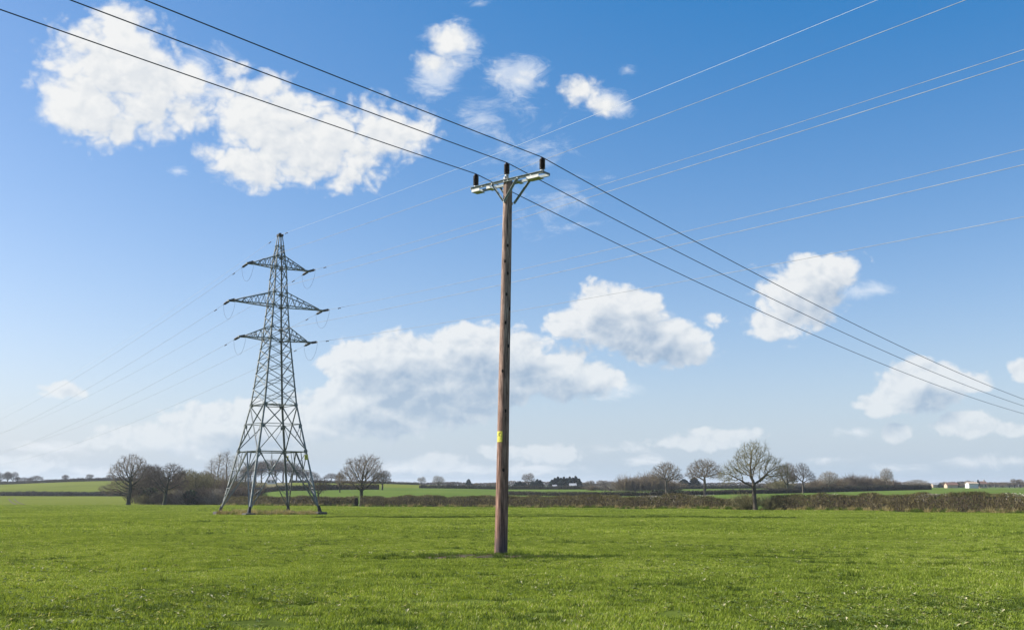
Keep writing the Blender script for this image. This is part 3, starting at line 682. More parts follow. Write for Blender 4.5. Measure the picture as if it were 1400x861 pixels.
# ------------------------------------------------------------------ lattice pylon
def add_pylon():
    X, Y = TW; zb = EYE - 2.772; phi = .640
    root = empty('electricity_pylon', (X, Y, zb), phi)
    tag(root, 'tall grey steel lattice pylon with three pairs of crossarms standing in the field', 'pylon')
    # local frame: +x along the arms (right tip), -y towards the camera's right
    prof = [(0, 3.587), (5.913, 2.509), (10.39, 1.709), (16.84, 1.06), (20.22, .80), (24.11, .60), (27.38, .20)]
    hw = lambda z: float(np.interp(z, [a for a, _ in prof], [b for _, b in prof]))
    C4 = [(-1, -1), (1, -1), (1, 1), (-1, 1)]
    def cn(k, z): h = hw(z); return Vector((C4[k % 4][0] * h, C4[k % 4][1] * h, z))
    # unit steel angle, one metre long
    a = MB(); t_ = .12
    for (x0, y0, x1, y1) in ((-.5, -.5, .5, -.5 + t_), (-.5, -.5 + t_, -.5 + t_, .5)):
        a.box(((x0 + x1) / 2, (y0 + y1) / 2, .5), (x1 - x0, y1 - y0, 1))
    ang = a.mesh('steel_angle', M['steel'])
    def member(p, q, w_, name='brace', parent=root, off=None):
        w_ *= .88
        d = q - p; L_ = d.length; o = link(name, ang, parent)
        z_ = d.normalized(); mid = (p + q) / 2; inw = Vector((-mid.x, -mid.y, 0))
        if inw.length < .01: inw = Vector((1, .3, 0))
        inw.normalize(); x_ = (inw - z_ * inw.dot(z_)); x_.normalize(); y_ = z_.cross(x_)
        x2, y2 = (x_ + y_).normalized(), (y_ - x_).normalized()
        m_ = Matrix((x2, y2, z_)).transposed()
        o.matrix_local = Matrix.Translation(p) @ m_.to_4x4() @ Matrix.Diagonal((w_, w_, L_, 1))
        return o
    # legs in one run each
    for k in range(4):
        lg = MB(); pts = [cn(k, z) for z, _ in prof]; ws_ = [.175, .17, .16, .15, .13, .115, .09]
        ex = Vector((-C4[k][0], 0, 0)); ey = Vector((0, -C4[k][1], 0))
        for i, (p, w_) in enumerate(zip(pts, ws_)):
            th = .026
            ring = [p, p + ex * w_, p + ex * w_ + ey * th, p + ex * th + ey * th, p + ex * th + ey * w_, p + ey * w_]
            lg.v += [tuple(q) for q in ring]
        for i in range(len(pts) - 1):
            for j in range(6):
                a_, b_ = i * 6 + j, i * 6 + (j + 1) % 6; lg.f.append((a_, b_, b_ + 6, a_ + 6)); lg.t.append(.5)
        lo = lg.build('leg', M['steel'], root)
        ft = MB(); p = cn(k, 0); d = (cn(k, 1) - p)
        ft.tube([p + Vector((0, 0, -.1)), p + d * .75], [.24, .13], 8); ft.build('leg_boot', M['boot'], lo)
        c = MB(); q = cn(k, 0); c.lathe([(.001, -.7), (.72, -.7), (.66, .16), (.58, .20), (.001, .21)], 4, (q.x, q.y, 0), Matrix.Rotation(R(45), 3, 'Z'))
        c.build('footing', M['concrete'], root)
        # gusset plates where the leg meets the main joints
        for z in (5.913, 8.3, 10.39, 16.84, 18.0, 20.22, 21.5, 24.11, 25.2):
            g_ = MB(); q = cn(k, z); s_ = .34 if z < 11 else .26
            g_.box(q + ex * s_ / 2 + ey * -.012, (s_, .014, s_)); g_.box(q + ey * s_ / 2 + ex * -.012, (.014, s_, s_)); g_.build('gusset_plate', M['steel'], root)
    # base: an inverted V in each face with light secondary struts
    for k in range(4):
        A, B = cn(k, 5.913), cn(k + 1, 5.913); mid = (A + B) / 2; a0, b0 = cn(k, .45), cn(k + 1, .45)
        member(A, B, .13, 'horizontal')
        for p in (a0, b0): member(p, mid, .14)
        for s_, (foot, top, kk) in enumerate(((a0, A, k), (b0, B, k + 1))):
            m1 = foot.lerp(mid, .36); m2 = foot.lerp(mid, .68)
            l1, l2 = cn(kk, 2.4), cn(kk, 4.1)
            member(m1, l1, .07); member(m2, l1, .07); member(m2, l2, .07); member(m2, top.lerp(mid, .55), .07); member(m2, top, .07)
            member(m1, foot.lerp(top, .62) if False else cn(kk, 1.6), .06)
    # hip bracing across the base
    for k in range(4):
        q = (cn(k, 5.913) + cn(k + 1, 5.913)) / 2; r_ = (cn(k + 1, 5.913) + cn(k + 2, 5.913)) / 2
        member(q, r_, .07, 'plan_brace')
    # second stage 5.9 - 10.4: wide X with a mid horizontal
    for k in range(4):
        A, B, C_, D_ = cn(k, 5.913), cn(k + 1, 5.913), cn(k, 10.39), cn(k + 1, 10.39)
        member(A, D_, .11); member(B, C_, .11); member(C_, D_, .10, 'horizontal')
        E_, F_ = cn(k, 8.55), cn(k + 1, 8.55); member(E_, F_, .08, 'horizontal')
        xm = A.lerp(D_, .42); member(E_, A.lerp(D_, .28), .06); member(F_, B.lerp(C_, .28), .06)
        member(C_.lerp(E_, .0), (E_ + F_) / 2, .06); member(D_, (E_ + F_) / 2, .06)
    # anti-climb platform frame at 10.4
    for i_ in range(2):
        member(cn(i_, 10.39), cn(i_ + 2, 10.39), .08, 'plan_brace')
    pl = MB(); h = hw(10.39)
    for j in range(5): pl.box((-h * .72 + j * h * .36, 0, 10.46), (.10, h * 1.7, .03))
    pl.build('platform', M['steel_green'], root)
    # body panels
    Z = [10.39, 12.0, 13.45, 14.75, 15.85, 16.84, 18.0, 19.1, 20.22, 21.5, 22.8, 24.11, 25.2, 26.3]
    for z0, z1 in zip(Z, Z[1:]):
        for k in range(4):
            w_ = .085 if z0 < 17 else .07
            member(cn(k, z0), cn(k + 1, z1), w_); member(cn(k + 1, z0), cn(k, z1), w_)
    for z0, z1 in ((10.39, 12.0), (12.0, 13.45), (13.45, 14.75)):
        for k in range(4):
            zm = (z0 + z1) / 2; c_ = (cn(k, z0) + cn(k + 1, z1)) / 2
            member(cn(k, zm), (cn(k, z0) + cn(k + 1, z1) + cn(k + 1, z0) + cn(k, z1)) / 4, .05); member(cn(k + 1, zm), (cn(k, z0) + cn(k + 1, z1) + cn(k + 1, z0) + cn(k, z1)) / 4, .05)
    for z in (16.84, 18.0, 20.22, 21.5, 24.11, 25.2, 26.3):
        for k in range(4): member(cn(k, z), cn(k + 1, z), .085, 'horizontal')
    for z in (16.84, 20.22, 24.11): member(cn(0, z), cn(2, z), .06, 'plan_brace'); member(cn(1, z), cn(3, z), .06, 'plan_brace')
    cap = MB(); cap.box((0, 0, 27.38), (.52, .5, .22)); cap.box((0, 0, 27.55), (.2, .2, .14)); cap.build('peak_plate', M['boot'], root)
    # crossarms
    tips = {}
    loc2w = Matrix.Translation(root.location) @ Matrix.Rotation(phi, 4, 'Z')
    for nm, z, ztop, L_ in (('b', 16.837, 18.0, 3.727), ('m', 20.216, 21.5, 4.928), ('t', 24.111, 25.2, 3.233)):
        for s in (-1, 1):
            tip = Vector((s * L_, 0, z)); tipo = Vector((s * (L_ - .45), 0, z + .03))
            h0, h1 = hw(z), hw(ztop)
            lowc = [Vector((s * h0, y * h0, z)) for y in (-1, 1)]; upc = [Vector((s * h1, y * h1, ztop)) for y in (-1, 1)]
            cb = MB()
            def bar(p, q, w_): cb.tube([p, q], w_ * .62, 4)
            for j in range(2): bar(lowc[j], tipo + Vector((0, (-.12, .12)[j], 0)), .10); bar(upc[j], tipo + Vector((0, (-.07, .07)[j], .09)), .09)
            cb.box((s * (L_ - .22), 0, z + .02), (.72, .30, .15))
            arm = cb.build('crossarm', M['steel'], root)
            nb = 5 if L_ > 4 else 4
            for j in range(2):
                for i in range(nb):
                    f0, f1 = i / nb, (i + .5) / nb
                    e_ = tipo
                    member(lowc[j].lerp(e_, f0), upc[j].lerp(e_, f1), .05, 'brace', arm); member(upc[j].lerp(e_, f1), lowc[j].lerp(e_, (i + 1) / nb), .05, 'brace', arm)
            for i in range(1, nb):
                p0, p1 = lowc[0].lerp(tipo, (i - 1) / nb), lowc[1].lerp(tipo, i / nb); member(p0, p1, .05, 'brace', arm); member(lowc[0].lerp(tipo, i / nb), lowc[1].lerp(tipo, i / nb), .05, 'brace', arm)
            tips[nm + ('L' if s < 0 else 'R')] = loc2w @ tip
    tips['peak'] = loc2w @ Vector((0, 0, 27.45))
    # yellow danger plates facing outwards
    inv = loc2w.inverted()
    for k in range(2):
        A, B = cn(k, 5.35), cn(k + 1, 5.35); n = Vector(((0, -1, 0), (1, 0, 0))[k]); tdir = (B - A).normalized()
        p = (B - tdir * .28) + n * .12 + Vector((0, 0, .0)); b = MB(); b.box(p, (.34, .02, .48) if k == 0 else (.02, .34, .48))
        sg = b.build('danger_plate', M['sign_yellow'], root); q = MB(); c0 = p + n * .013
        for (x, z, w_, h_) in ((0, .06, .16, .13), (0, -.13, .22, .03), (0, -.18, .18, .03)):
            q.add([c0 + tdir * (x - w_ / 2) + Vector((0, 0, z - h_ / 2)), c0 + tdir * (x + w_ / 2) + Vector((0, 0, z - h_ / 2)), c0 + tdir * (x + (w_ / 2 if h_ < .1 else 0.01)) + Vector((0, 0, z + h_ / 2)), c0 + tdir * (x - (w_ / 2 if h_ < .1 else 0.01)) + Vector((0, 0, z + h_ / 2))], [(0, 1, 2, 3)])
        q.build('danger_print', M['sign_black'], sg)
    # spans, insulator strings and jumper loops
    dn = Vector((math.sin(.625), -math.cos(.625), 0)); df = -Vector((math.sin(.618), -math.cos(.618), 0))
    words = {'t': 'top', 'm': 'middle', 'b': 'bottom'}
    disc = MB(); disc.lathe([(.001, 0), (.02, 0), (.02, .03), (.035, .03), (.115, .07), (.12, .085), (.06, .10), (.045, .13), (.02, .135), (.001, .136)], 9)
    strg = MB()
    for i in range(8):
        strg.lathe([(r_, z_ + .22 + i * .135) for r_, z_ in ((.001, 0), (.02, 0), (.035, .02), (.12, .05), (.125, .07), (.05, .09), (.04, .13), (.001, .134))], 9)
    strg.lathe([(.001, 0), (.022, 0), (.022, .24), (.001, .24)], 6); strg.lathe([(.001, 1.29), (.025, 1.29), (.05, 1.36), (.05, 1.52), (.03, 1.6), (.001, 1.6)], 6)
    sme = strg.mesh('insulator_string', M['glass_ins'], smooth=False)
    def span(A, d, S, sag, dz, n=110, tmax=1.0, gap=0.0):
        out = []
        for i in range(n + 1):
            t_ = tmax * (i / n) ** 1.15
            p = A + d * (gap + (S - gap) * t_); tt = (gap + (S - gap) * t_) / S
            out.append(p + Vector((0, 0, dz * tt - 4 * sag * tt * (1 - tt))))
        return out
    for key, A in tips.items():
        if key == 'peak':
            wire('earth_wire', span(A, dn, 247.8, 3.80, 1.64), .0085, M['wire_earth'], 'pale thin earth wire running up to the right from the peak of the pylon', 'power line', 'cables strung from the pylon', (1.6,))
            wire('earth_wire', span(A, df, 250, 3.38, -9.573), .0085, M['wire_earth'], 'faint thin earth wire running down to the left from the peak of the pylon', 'power line', 'cables strung from the pylon', (2.6,))
            continue
        side = 'left' if key[1] == 'L' else 'right'; ends = []
        for d, S, sag, dz, word in ((dn, 247.8, 3.697, 1.639, 'up to the right'), (df, 250, 3.379, -9.573, 'down to the left')):
            pts = span(A, d, S, sag, dz, gap=1.6)
            wire('power_cable', pts, .0130, M['wire_alu'], 'grey cable leading %s from the %s tip of the pylon\'s %s crossarm' % (word, side, words[key[0]]), 'power cable', 'cables strung from the pylon', (2.2,))
            dirv = (pts[0] - A).normalized(); o = link('insulator_string', sme, root)
            o.matrix_local = inv @ (Matrix.Translation(A) @ dirv.to_track_quat('Z', 'Y').to_matrix().to_4x4())
            ends.append(pts[0])
        b = MB(); js = []
        for i in range(25):
            f_ = i / 24; p = ends[0].lerp(ends[1], f_); p.z -= 1.65 * (1 - (2 * f_ - 1) ** 2) ** .62; js.append(inv @ p)
        b.tube(js, .010, 5); b.build('jumper_cable', M['wire_dark'], root, smooth=True)
    return root
pylon = add_pylon()

# straw tussocks left unploughed between the pylon's feet
st = [blades(110, .5, .2, .6, .025, 70 + i, M['straw'], 'straw_blades', clump=.7, lean=.8) for i in range(3)] + [blades(90, .5, .15, .42, .022, 80 + i, M['tuft'], 'green_blades', clump=.7, lean=.8) for i in range(2)]
sp_, sr_, ss_, si_ = [], [], [], []
for k in range(1100):
    a, b_ = random.uniform(-4.3, 4.3), random.uniform(-4.3, 4.3); c_, s_ = math.cos(.64), math.sin(.64)
    if math.hypot(a, b_) > 4.9 or (fbm(np.array([x0_ := a]), np.array([b_]), .8)[0] < -.1 and random.random() < .8): continue
    x, y = TW[0] + a * c_ - b_ * s_, TW[1] + a * s_ + b_ * c_
    if fbm(np.array([x]), np.array([y]), 1.1)[0] < -.5: continue
    s = random.uniform(.45, 1.1); sp_.append((x, y, gz(x, y))); sr_.append((0, 0, random.uniform(0, 6.28))); ss_.append((s, s, s * random.uniform(.5, 1.0))); si_.append(random.choice((0, 1, 2, 0, 1, 2, 3, 4)))
o = scatter_object('straw_tussocks', sp_, sr_, ss_, si_, st); tag(o, 'pale dead grass left standing between the feet of the pylon', 'dry grass', kind='stuff')

# ------------------------------------------------------------------ bare winter trees
M['bark'] = noise_mat('grey_brown_bark', [(.3, (.055, .045, .035)), (.7, (.15, .125, .095))], 2.2, .9, bmp=.5, stretch=(1, 1, .25), bd=.04)
M['bark_ivy'] = noise_mat('ivy_clad_bark', [(.3, (.018, .026, .014)), (.6, (.045, .05, .028)), (.8, (.07, .06, .045))], 2.5, .9, bmp=.7, bd=.06)
M['twig'] = tint_mat('twigs', [(0, (.09, .07, .05)), (.5, (.17, .13, .09)), (1, (.27, .215, .13))], noise_amp=.2)
M['twig_dark'] = tint_mat('dark_twigs', [(0, (.05, .04, .034)), (.5, (.10, .078, .06)), (1, (.16, .125, .09))], noise_amp=.2)
M['twig_olive'] = tint_mat('olive_twigs', [(0, (.09, .085, .04)), (.5, (.17, .155, .07)), (1, (.28, .25, .12))], noise_amp=.25)
M['twig_pale'] = tint_mat('pale_twigs', [(0, (.15, .13, .10)), (.5, (.24, .21, .17)), (1, (.33, .30, .24))], noise_amp=.2)
M['ivy'] = tint_mat('ivy_leaves', [(0, (.012, .022, .010)), (.6, (.03, .05, .018)), (1, (.06, .085, .03))], noise_amp=.2)
M['gorse'] = tint_mat('yellowing_leaves', [(0, (.10, .085, .025)), (.6, (.17, .15, .045)), (1, (.25, .22, .08))], noise_amp=.2)
M['needles'] = tint_mat('conifer_needles', [(0, (.008, .018, .020)), (.6, (.018, .040, .040)), (1, (.035, .065, .058))], noise_amp=.2)

def grow(seed, env, trunk, n_attr, step, infl=3.2, kill=None, up=.10):
    """space colonisation: env = ellipsoids (x,y,z,rx,ry,rz,weight), trunk = list of points; returns nodes, parent"""
    g_ = np.random.default_rng(seed); kill = kill or step * 1.6
    A = []; wsum = sum(e[6] for e in env)
    for (x, y, z, rx, ry, rz, wt) in env:
        k = int(n_attr * wt / wsum); p = g_.normal(size=(k, 3)); p /= np.linalg.norm(p, axis=1)[:, None]
        p *= (g_.random(k) ** .42)[:, None]; A.append(p * [rx, ry, rz] + [x, y, z])
    A = np.concatenate(A); pos = []; par = []
    for i, p in enumerate(trunk):
        p = np.array(p, float)
        if i == 0: pos.append(p); par.append(-1); continue
        q = pos[-1]; L_ = np.linalg.norm(p - q); k = max(1, int(L_ / step))
        for j in range(1, k + 1): pos.append(q + (p - q) * j / k); par.append(len(pos) - 2)
    P_ = np.array(pos); par = list(par); near_d = np.full(len(A), 1e9); near_i = np.zeros(len(A), int)
    def upd(i0):
        nonlocal near_d, near_i
        d = np.linalg.norm(A[:, None] - P_[None, i0:], axis=2); j = d.argmin(1); m_ = d[np.arange(len(A)), j]
        s = m_ < near_d; near_d[s] = m_[s]; near_i[s] = j[s] + i0
    upd(0); inf_ = infl
    for it in range(140):
        if not len(A): break
        act = near_d < inf_
        if not act.any(): inf_ *= 1.5; 
        if inf_ > 40: break
        if not act.any(): continue
        v = A[act] - P_[near_i[act]]; v /= np.linalg.norm(v, axis=1)[:, None] + 1e-9
        S = np.zeros((len(P_), 3)); np.add.at(S, near_i[act], v); idx = np.unique(near_i[act])
        d = S[idx]; d /= np.linalg.norm(d, axis=1)[:, None] + 1e-9; d += g_.normal(0, .16, d.shape) + [0, 0, up]; d /= np.linalg.norm(d, axis=1)[:, None]
        new = P_[idx] + d * step; i0 = len(P_); P_ = np.vstack([P_, new]); par += list(idx)
        upd(i0); keep = near_d > kill; A = A[keep]; near_d = near_d[keep]; near_i = near_i[keep]
        if len(P_) > 3800: break
    return P_, np.array(par)
def prisms(P0, P1, r0, r1, n=3):
    """many tapered prisms at once"""
    d = P1 - P0; L_ = np.linalg.norm(d, axis=1)[:, None] + 1e-9; d = d / L_
    a = np.where(np.abs(d[:, 2:3]) < .9, [[0, 0, 1.]], [[1., 0, 0]]); s = np.cross(d, a); s /= np.linalg.norm(s, axis=1)[:, None]; t_ = np.cross(d, s)
    V_ = []
    for (P_, r_) in ((P0, r0), (P1, r1)):
        for k in range(n):
            an = 2 * math.pi * k / n; V_.append(P_ + (s * math.cos(an) + t_ * math.sin(an)) * r_[:, None])
    V_ = np.stack(V_, 1).reshape(-1, 3); b = np.arange(len(P0))[:, None] * 2 * n
    F_ = np.concatenate([b + [k, (k + 1) % n, n + (k + 1) % n, n + k] for k in range(n)])
    return V_, F_
def tree_meshes(seed, env, trunk, rt, n_attr=900, step=.38, twigs=3, tl=(.3, .8), tr=.012, up=.10, m_b='bark', m_t='twig', ivy=0, ivy_h=4, thin=.045, minr=.016):
    P_, par = grow(seed, env, trunk, n_attr, step, up=up); n = len(P_); g_ = np.random.default_rng(seed + 1)
    cnt = np.zeros(n); 
    has = np.zeros(n, bool); has[par[par >= 0]] = True; cnt[~has] = 1
    for i in range(n - 1, 0, -1): cnt[par[i]] += cnt[i]
    r = np.maximum(minr, rt * (cnt / cnt[0]) ** .47); zt = P_[:, 2]
    r = np.where(zt < .9, r * (1 + .45 * np.clip(1 - zt / .9, 0, 1) ** 2), r)
    e = np.arange(1, n); pe = par[e]; big = r[e] > thin
    out = {}
    # trunk and every bough: connected runs of thick edges
    lead = np.full(n, -1); lead[0] = 0; runs = {0: []}; best = {}
    for i in e:
        p = par[i]
        if r[i] > thin and (p not in best or cnt[i] > cnt[best[p]]): best[p] = i
    nbough = 0
    for i in e:
        if r[i] <= thin: continue
        p = par[i]
        if best.get(p) == i or lead[p] > 0: lead[i] = lead[p]
        elif nbough < 9: nbough += 1; lead[i] = nbough; runs[nbough] = []
        else: lead[i] = lead[p]
        runs.setdefault(int(lead[i]), []).append(i)
    def run_mesh(ids, name):
        ids = np.array(ids); V_, F_ = prisms(P_[par[ids]], P_[ids], np.minimum(r[par[ids]], r[ids] * 1.35), r[ids], 7)
        return np_mesh(name, V_, F_, M[m_b], smooth=True)
    parts = [('trunk' if k == 0 else 'bough', run_mesh(v, 'trunk' if k == 0 else 'bough')) for k, v in sorted(runs.items()) if v]
    ids = e[~big]; V1, F1 = prisms(P_[par[ids]], P_[ids], r[ids] * 1.1, r[ids], 3); T1 = g_.uniform(.2, .6, len(F1))
    # sprays of twigs
    src = np.where(r < max(thin * .9, .035))[0]; src = np.repeat(src, twigs); k = len(src)
    pd = P_[src] - P_[np.maximum(par[src], 0)]; pd /= np.linalg.norm(pd, axis=1)[:, None] + 1e-9
    d = pd * .8 + g_.normal(0, .55, (k, 3)) + [0, 0, .15]; d /= np.linalg.norm(d, axis=1)[:, None]; L_ = g_.uniform(tl[0], tl[1], k)
    a = P_[src]; b = a + d * L_[:, None]; V2, F2 = prisms(a, b, np.full(k, tr), np.full(k, tr * .45), 3)
    mid = a + d * (L_ * .55)[:, None]; d2 = d * .6 + g_.normal(0, .5, (k, 3)); d2 /= np.linalg.norm(d2, axis=1)[:, None]
    V3, F3 = prisms(mid, mid + d2 * (L_ * .6)[:, None], np.full(k, tr * .7), np.full(k, tr * .35), 3)
    V_ = np.concatenate([V1, V2, V3]); F_ = np.concatenate([F1, F2 + len(V1), F3 + len(V1) + len(V2)])
    T_ = np.concatenate([T1, g_.uniform(.1, .9, len(F2) + len(F3))])
    parts.append(('crown', np_mesh('crown', V_, F_, M[m_t], T_)))
    if ivy:
        q = []; th = [i for i in range(n) if r[i] > rt * .22 and P_[i][2] < ivy_h]
        for _ in range(ivy):
            i = th[g_.integers(len(th))]; u_ = g_.normal(size=3); u_ /= np.linalg.norm(u_); q.append(P_[i] + u_ * (r[i] + g_.uniform(0, .16)))
        V4, F4 = leaves(np.array(q), .13, g_); parts.append(('ivy', np_mesh('ivy', V4, F4, M['ivy'], g_.random(len(F4)))))
    return parts
def leaves(C_, size, g_, flat=.0):
    k = len(C_); a = g_.normal(size=(k, 3)); a /= np.linalg.norm(a, axis=1)[:, None]; b = g_.normal(size=(k, 3)); b -= a * (a * b).sum(1)[:, None]; b /= np.linalg.norm(b, axis=1)[:, None]
    s = (size * g_.uniform(.5, 1.3, k))[:, None]; a = a * s; b = b * s * .7
    V_ = np.stack([C_ - a, C_ - b, C_ + a, C_ + b], 1).reshape(-1, 3); return V_, np.arange(k)[:, None] * 4 + [[0, 1, 2, 3]]
def place_tree(name, parts, u, d, label, cat='tree', group=None, rz=0.0, sc=1.0, sxy=None, dz=-.05, mat_over=None):
    p = gpt(u, d); root = empty(name, (p.x, p.y, p.z + dz), rz); sxy = sxy or sc; root.scale = (sxy, sxy, sc)
    tag(root, label, cat, group)
    for nm, me in parts:
        if mat_over and nm in mat_over: me = me.copy(); me.materials[0] = M[mat_over[nm]]
        o = link(nm, me, root)
        if nm in ('crown', 'ivy', 'leaves'): o['kind'] = 'stuff'
    return root
ORD = ['leftmost', 'second', 'third', 'fourth', 'fifth', 'sixth', 'seventh', 'eighth', 'ninth', 'tenth', 'eleventh', 'twelfth', 'thirteenth', 'fourteenth', 'fifteenth', 'sixteenth']
def nth(i, n, what):
    """'second evergreen from the left in the row ...'; what = (thing, where)"""
    if i == 0: return 'leftmost %s %s' % what
    if i == n - 1: return 'rightmost %s %s' % what
    if i < (n + 1) // 2: return '%s %s from the left %s' % (ORD[i], what[0], what[1])
    return '%s %s from the right %s' % (ORD[n - 1 - i], what[0], what[1])
def relabel(objs, what):
    objs = sorted(objs, key=lambda o: o.location.x / o.location.y)
    for i, o in enumerate(objs): o['label'] = nth(i, len(objs), what)
# -- the unique trees (metres, x to the picture's right)
oak = tree_meshes(101, [(-.3, 0, 6.6, 2.5, 2.5, 2.2, 1.2), (1.7, 0, 5.6, 2.4, 2.3, 2.1, 1), (-2.7, .3, 4.9, 1.9, 2.1, 1.4, .8), (3.3, 0, 5.0, 1.6, 1.8, 1.5, .7), (.4, 0, 7.8, 1.8, 1.8, 1.4, .5), (-1.6, -.5, 5.6, 2.2, 2.2, 1.6, .6), (-3.6, 0, 4.4, 1.3, 1.4, 1.1, .5)],
    [(0, 0, 0), (-.06, 0, 1.2), (-.10, 0, 2.4), (-.1, 0, 3.2)], .27, 2300, .27, twigs=4, tl=(.25, .7), tr=.010, m_t='twig_olive', thin=.05)
place_tree('oak_tree', oak, 1027, 136.5, 'largest bare oak on the right, rooted in the near hedge, a low bough reaching left')
round_ = tree_meshes(102, [(0, 0, 6.4, 4.0, 3.8, 3.5, 1.5), (1.2, 0, 7.8, 2.8, 2.6, 2.2, .7), (-2.2, 0, 5.6, 2.4, 2.4, 2.4, .6), (3.0, 0, 5.6, 1.8, 2, 1.8, .4)],
    [(0, 0, 0), (.02, 0, 1.3), (.05, 0, 2.6), (.0, 0, 3.0)], .34, 2400, .31, twigs=4, tl=(.3, .8), tr=.012, m_t='twig', m_b='bark_ivy', thin=.06)
place_tree('oak_tree', round_, 497, 201, 'bare round-headed oak with a dark trunk between the pylon and the wooden pole')
left_ = tree_meshes(103, [(.2, 0, 8.6, 3.8, 3.6, 3.4, 1.5), (-2.6, 0, 7.6, 2.6, 2.6, 2.4, .8), (3.0, 0, 7.6, 2.2, 2.2, 3.0, .6), (-4.2, 0, 3.6, 3.2, 2.6, 1.5, 1.0), (-2.0, 0, 5.0, 2.5, 2.5, 1.4, .5), (3.3, 0, 4.6, 2.0, 2, 1.6, .4)],
    [(0, 0, 0), (.05, 0, 1.6), (.2, 0, 3.2), (.3, 0, 4.6)], .46, 2700, .35, twigs=4, tl=(.35, .95), tr=.014, m_t='twig', m_b='bark_ivy', thin=.07)
place_tree('field_tree', left_, 184, 245, 'tall bare tree at the left with low drooping branches, standing alone before the copse')
flat_ = tree_meshes(104, [(0, 0, 6.9, 4.6, 4.0, 2.4, 1.4), (-3, 0, 5.6, 2.4, 2.4, 1.5, .6), (3.2, 0, 5.4, 2.2, 2.4, 1.5, .6), (0, 0, 8.2, 2.6, 2.6, 1.6, .5)],
    [(0, 0, 0), (.05, 0, 1.3), (-.1, 0, 2.6), (0, 0, 3.4)], .32, 1800, .33, twigs=4, tl=(.35, .9), tr=.015, thin=.07)
place_tree('oak_tree', flat_, 908, 288, 'brownish bare tree, leftmost of the row beyond the near hedge', group=None, sc=.98, sxy=.92, mat_over={'crown': 'twig'})
place_tree('oak_tree', flat_, 960, 286, 'wide flat-topped bare oak just left of the largest oak, beyond the near hedge', rz=2.4, sc=1.04, sxy=1.12)
multi = tree_meshes(105, [(0, 0, 5.8, 3.0, 3.0, 3.0, 1.3), (2.9, 0, 4.6, 1.5, 1.6, 1.5, .5), (-2.8, 1, 6.0, 1.3, 1.5, 1.3, .4), (.6, 0, 8.4, 1.0, 1.2, 1.0, .2), (1.6, 0, 7.2, 2.2, 2.2, 2.0, .6), (-1.8, 0, 6.8, 2.0, 2, 2.0, .6)],
    [(0, 0, 0), (.1, 0, 1.0), (.2, 0, 2.0)], .32, 1400, .36, twigs=5, tl=(.35, 1.0), tr=.017, thin=.08, m_t='twig_dark', m_b='bark_ivy')
place_tree('leaning_tree', multi, 1071, 330, 'bare tree with a yellowish ivy patch right behind the largest oak', rz=.6, sc=1.02, sxy=.95, mat_over={'crown': 'twig'})
place_tree('field_tree', oak, 1092, 322, 'upright dark-stemmed bare tree, second to the right of the largest oak', rz=3.3, sc=1.04, sxy=.95, mat_over={'crown': 'twig_dark'})
place_tree('field_tree', round_, 1128, 380, 'pale rounded bare tree above the dark hedge between the upright tree and the bushes', rz=1.2, sc=.74, sxy=1.0, mat_over={'crown': 'twig_pale', 'trunk': 'bark'})
place_tree('field_tree', flat_, 1206, 400, 'pale fan-shaped bare tree at the right end of the bushes above the dark hedge', rz=1.9, sc=.88, sxy=.62, mat_over={'crown': 'twig_pale'})
gb = np.random.default_rng(5); q = gb.normal(size=(420, 3)) * [.75, .7, .6] + [0, 0, 0]; V_, F_ = leaves(q, .22, gb)
me_ = np_mesh('leaves', V_, F_, M['gorse'], gb.random(len(F_))); p = gpt(1079, 330)
o = link('ivy_clump', me_, None, (p.x, p.y, p.z + 4.3)); tag(o, 'yellowish clump of ivy hanging in the crown behind the largest oak', 'ivy', kind=None)
# trees of the copse and round the pylon
place_tree('copse_tree', multi, 232, 240, 'dark tree with a thick ivy-covered trunk near the left end of the copse', rz=.4, sc=1.02, sxy=1.25)
place_tree('copse_tree', round_, 207, 262, 'dark bare tree close behind the tall left tree', rz=2.1, sc=1.0, sxy=1.0, mat_over={'crown': 'twig_dark'})
place_tree('copse_tree', flat_, 216, 285, 'taller bare tree behind the ivy-covered one, showing its crown above the copse', rz=2.6, sc=1.08, sxy=.8, mat_over={'crown': 'twig_dark'})
place_tree('copse_tree', multi, 252, 262, 'brown bare tree in the copse between the ivy-covered tree and the thin poplars', rz=5.1, sc=.88, sxy=1.1, mat_over={'crown': 'twig'})
place_tree('copse_tree', multi, 276, 250, 'olive-tinged bare tree just left of the thin poplars', rz=4.1, sc=.84, sxy=1.0, mat_over={'crown': 'twig_olive'})
place_tree('field_tree', multi, 440, 235, 'small dark bare tree beside the right legs of the pylon', rz=2.9, sc=.64, sxy=.66)
place_tree('field_tree', multi, 468, 330, 'small rounded bare tree between the pylon and the round-headed oak', rz=1.9, sc=.70, sxy=.60, mat_over={'crown': 'twig'})
place_tree('field_tree', multi, 525, 372, 'dark compact tree just right of the round-headed oak', rz=.9, sc=.74, sxy=.95)
place_tree('field_tree', round_, 601, 480, 'small lone bare tree on the skyline between the round-headed oak and the wooden pole', rz=3.6, sc=.60, sxy=.70, mat_over={'crown': 'twig_pale'})
place_tree('field_tree', multi, 578, 600, 'tiny bare tree on the skyline, left of the lone one', rz=.2, sc=.55, sxy=.65, mat_over={'crown': 'twig_pale'})
place_tree('field_tree', multi, 722, 560, 'bare rounded tree among dark evergreens right of the wooden pole', rz=.2, sc=.88, sxy=.9, mat_over={'crown': 'twig'})
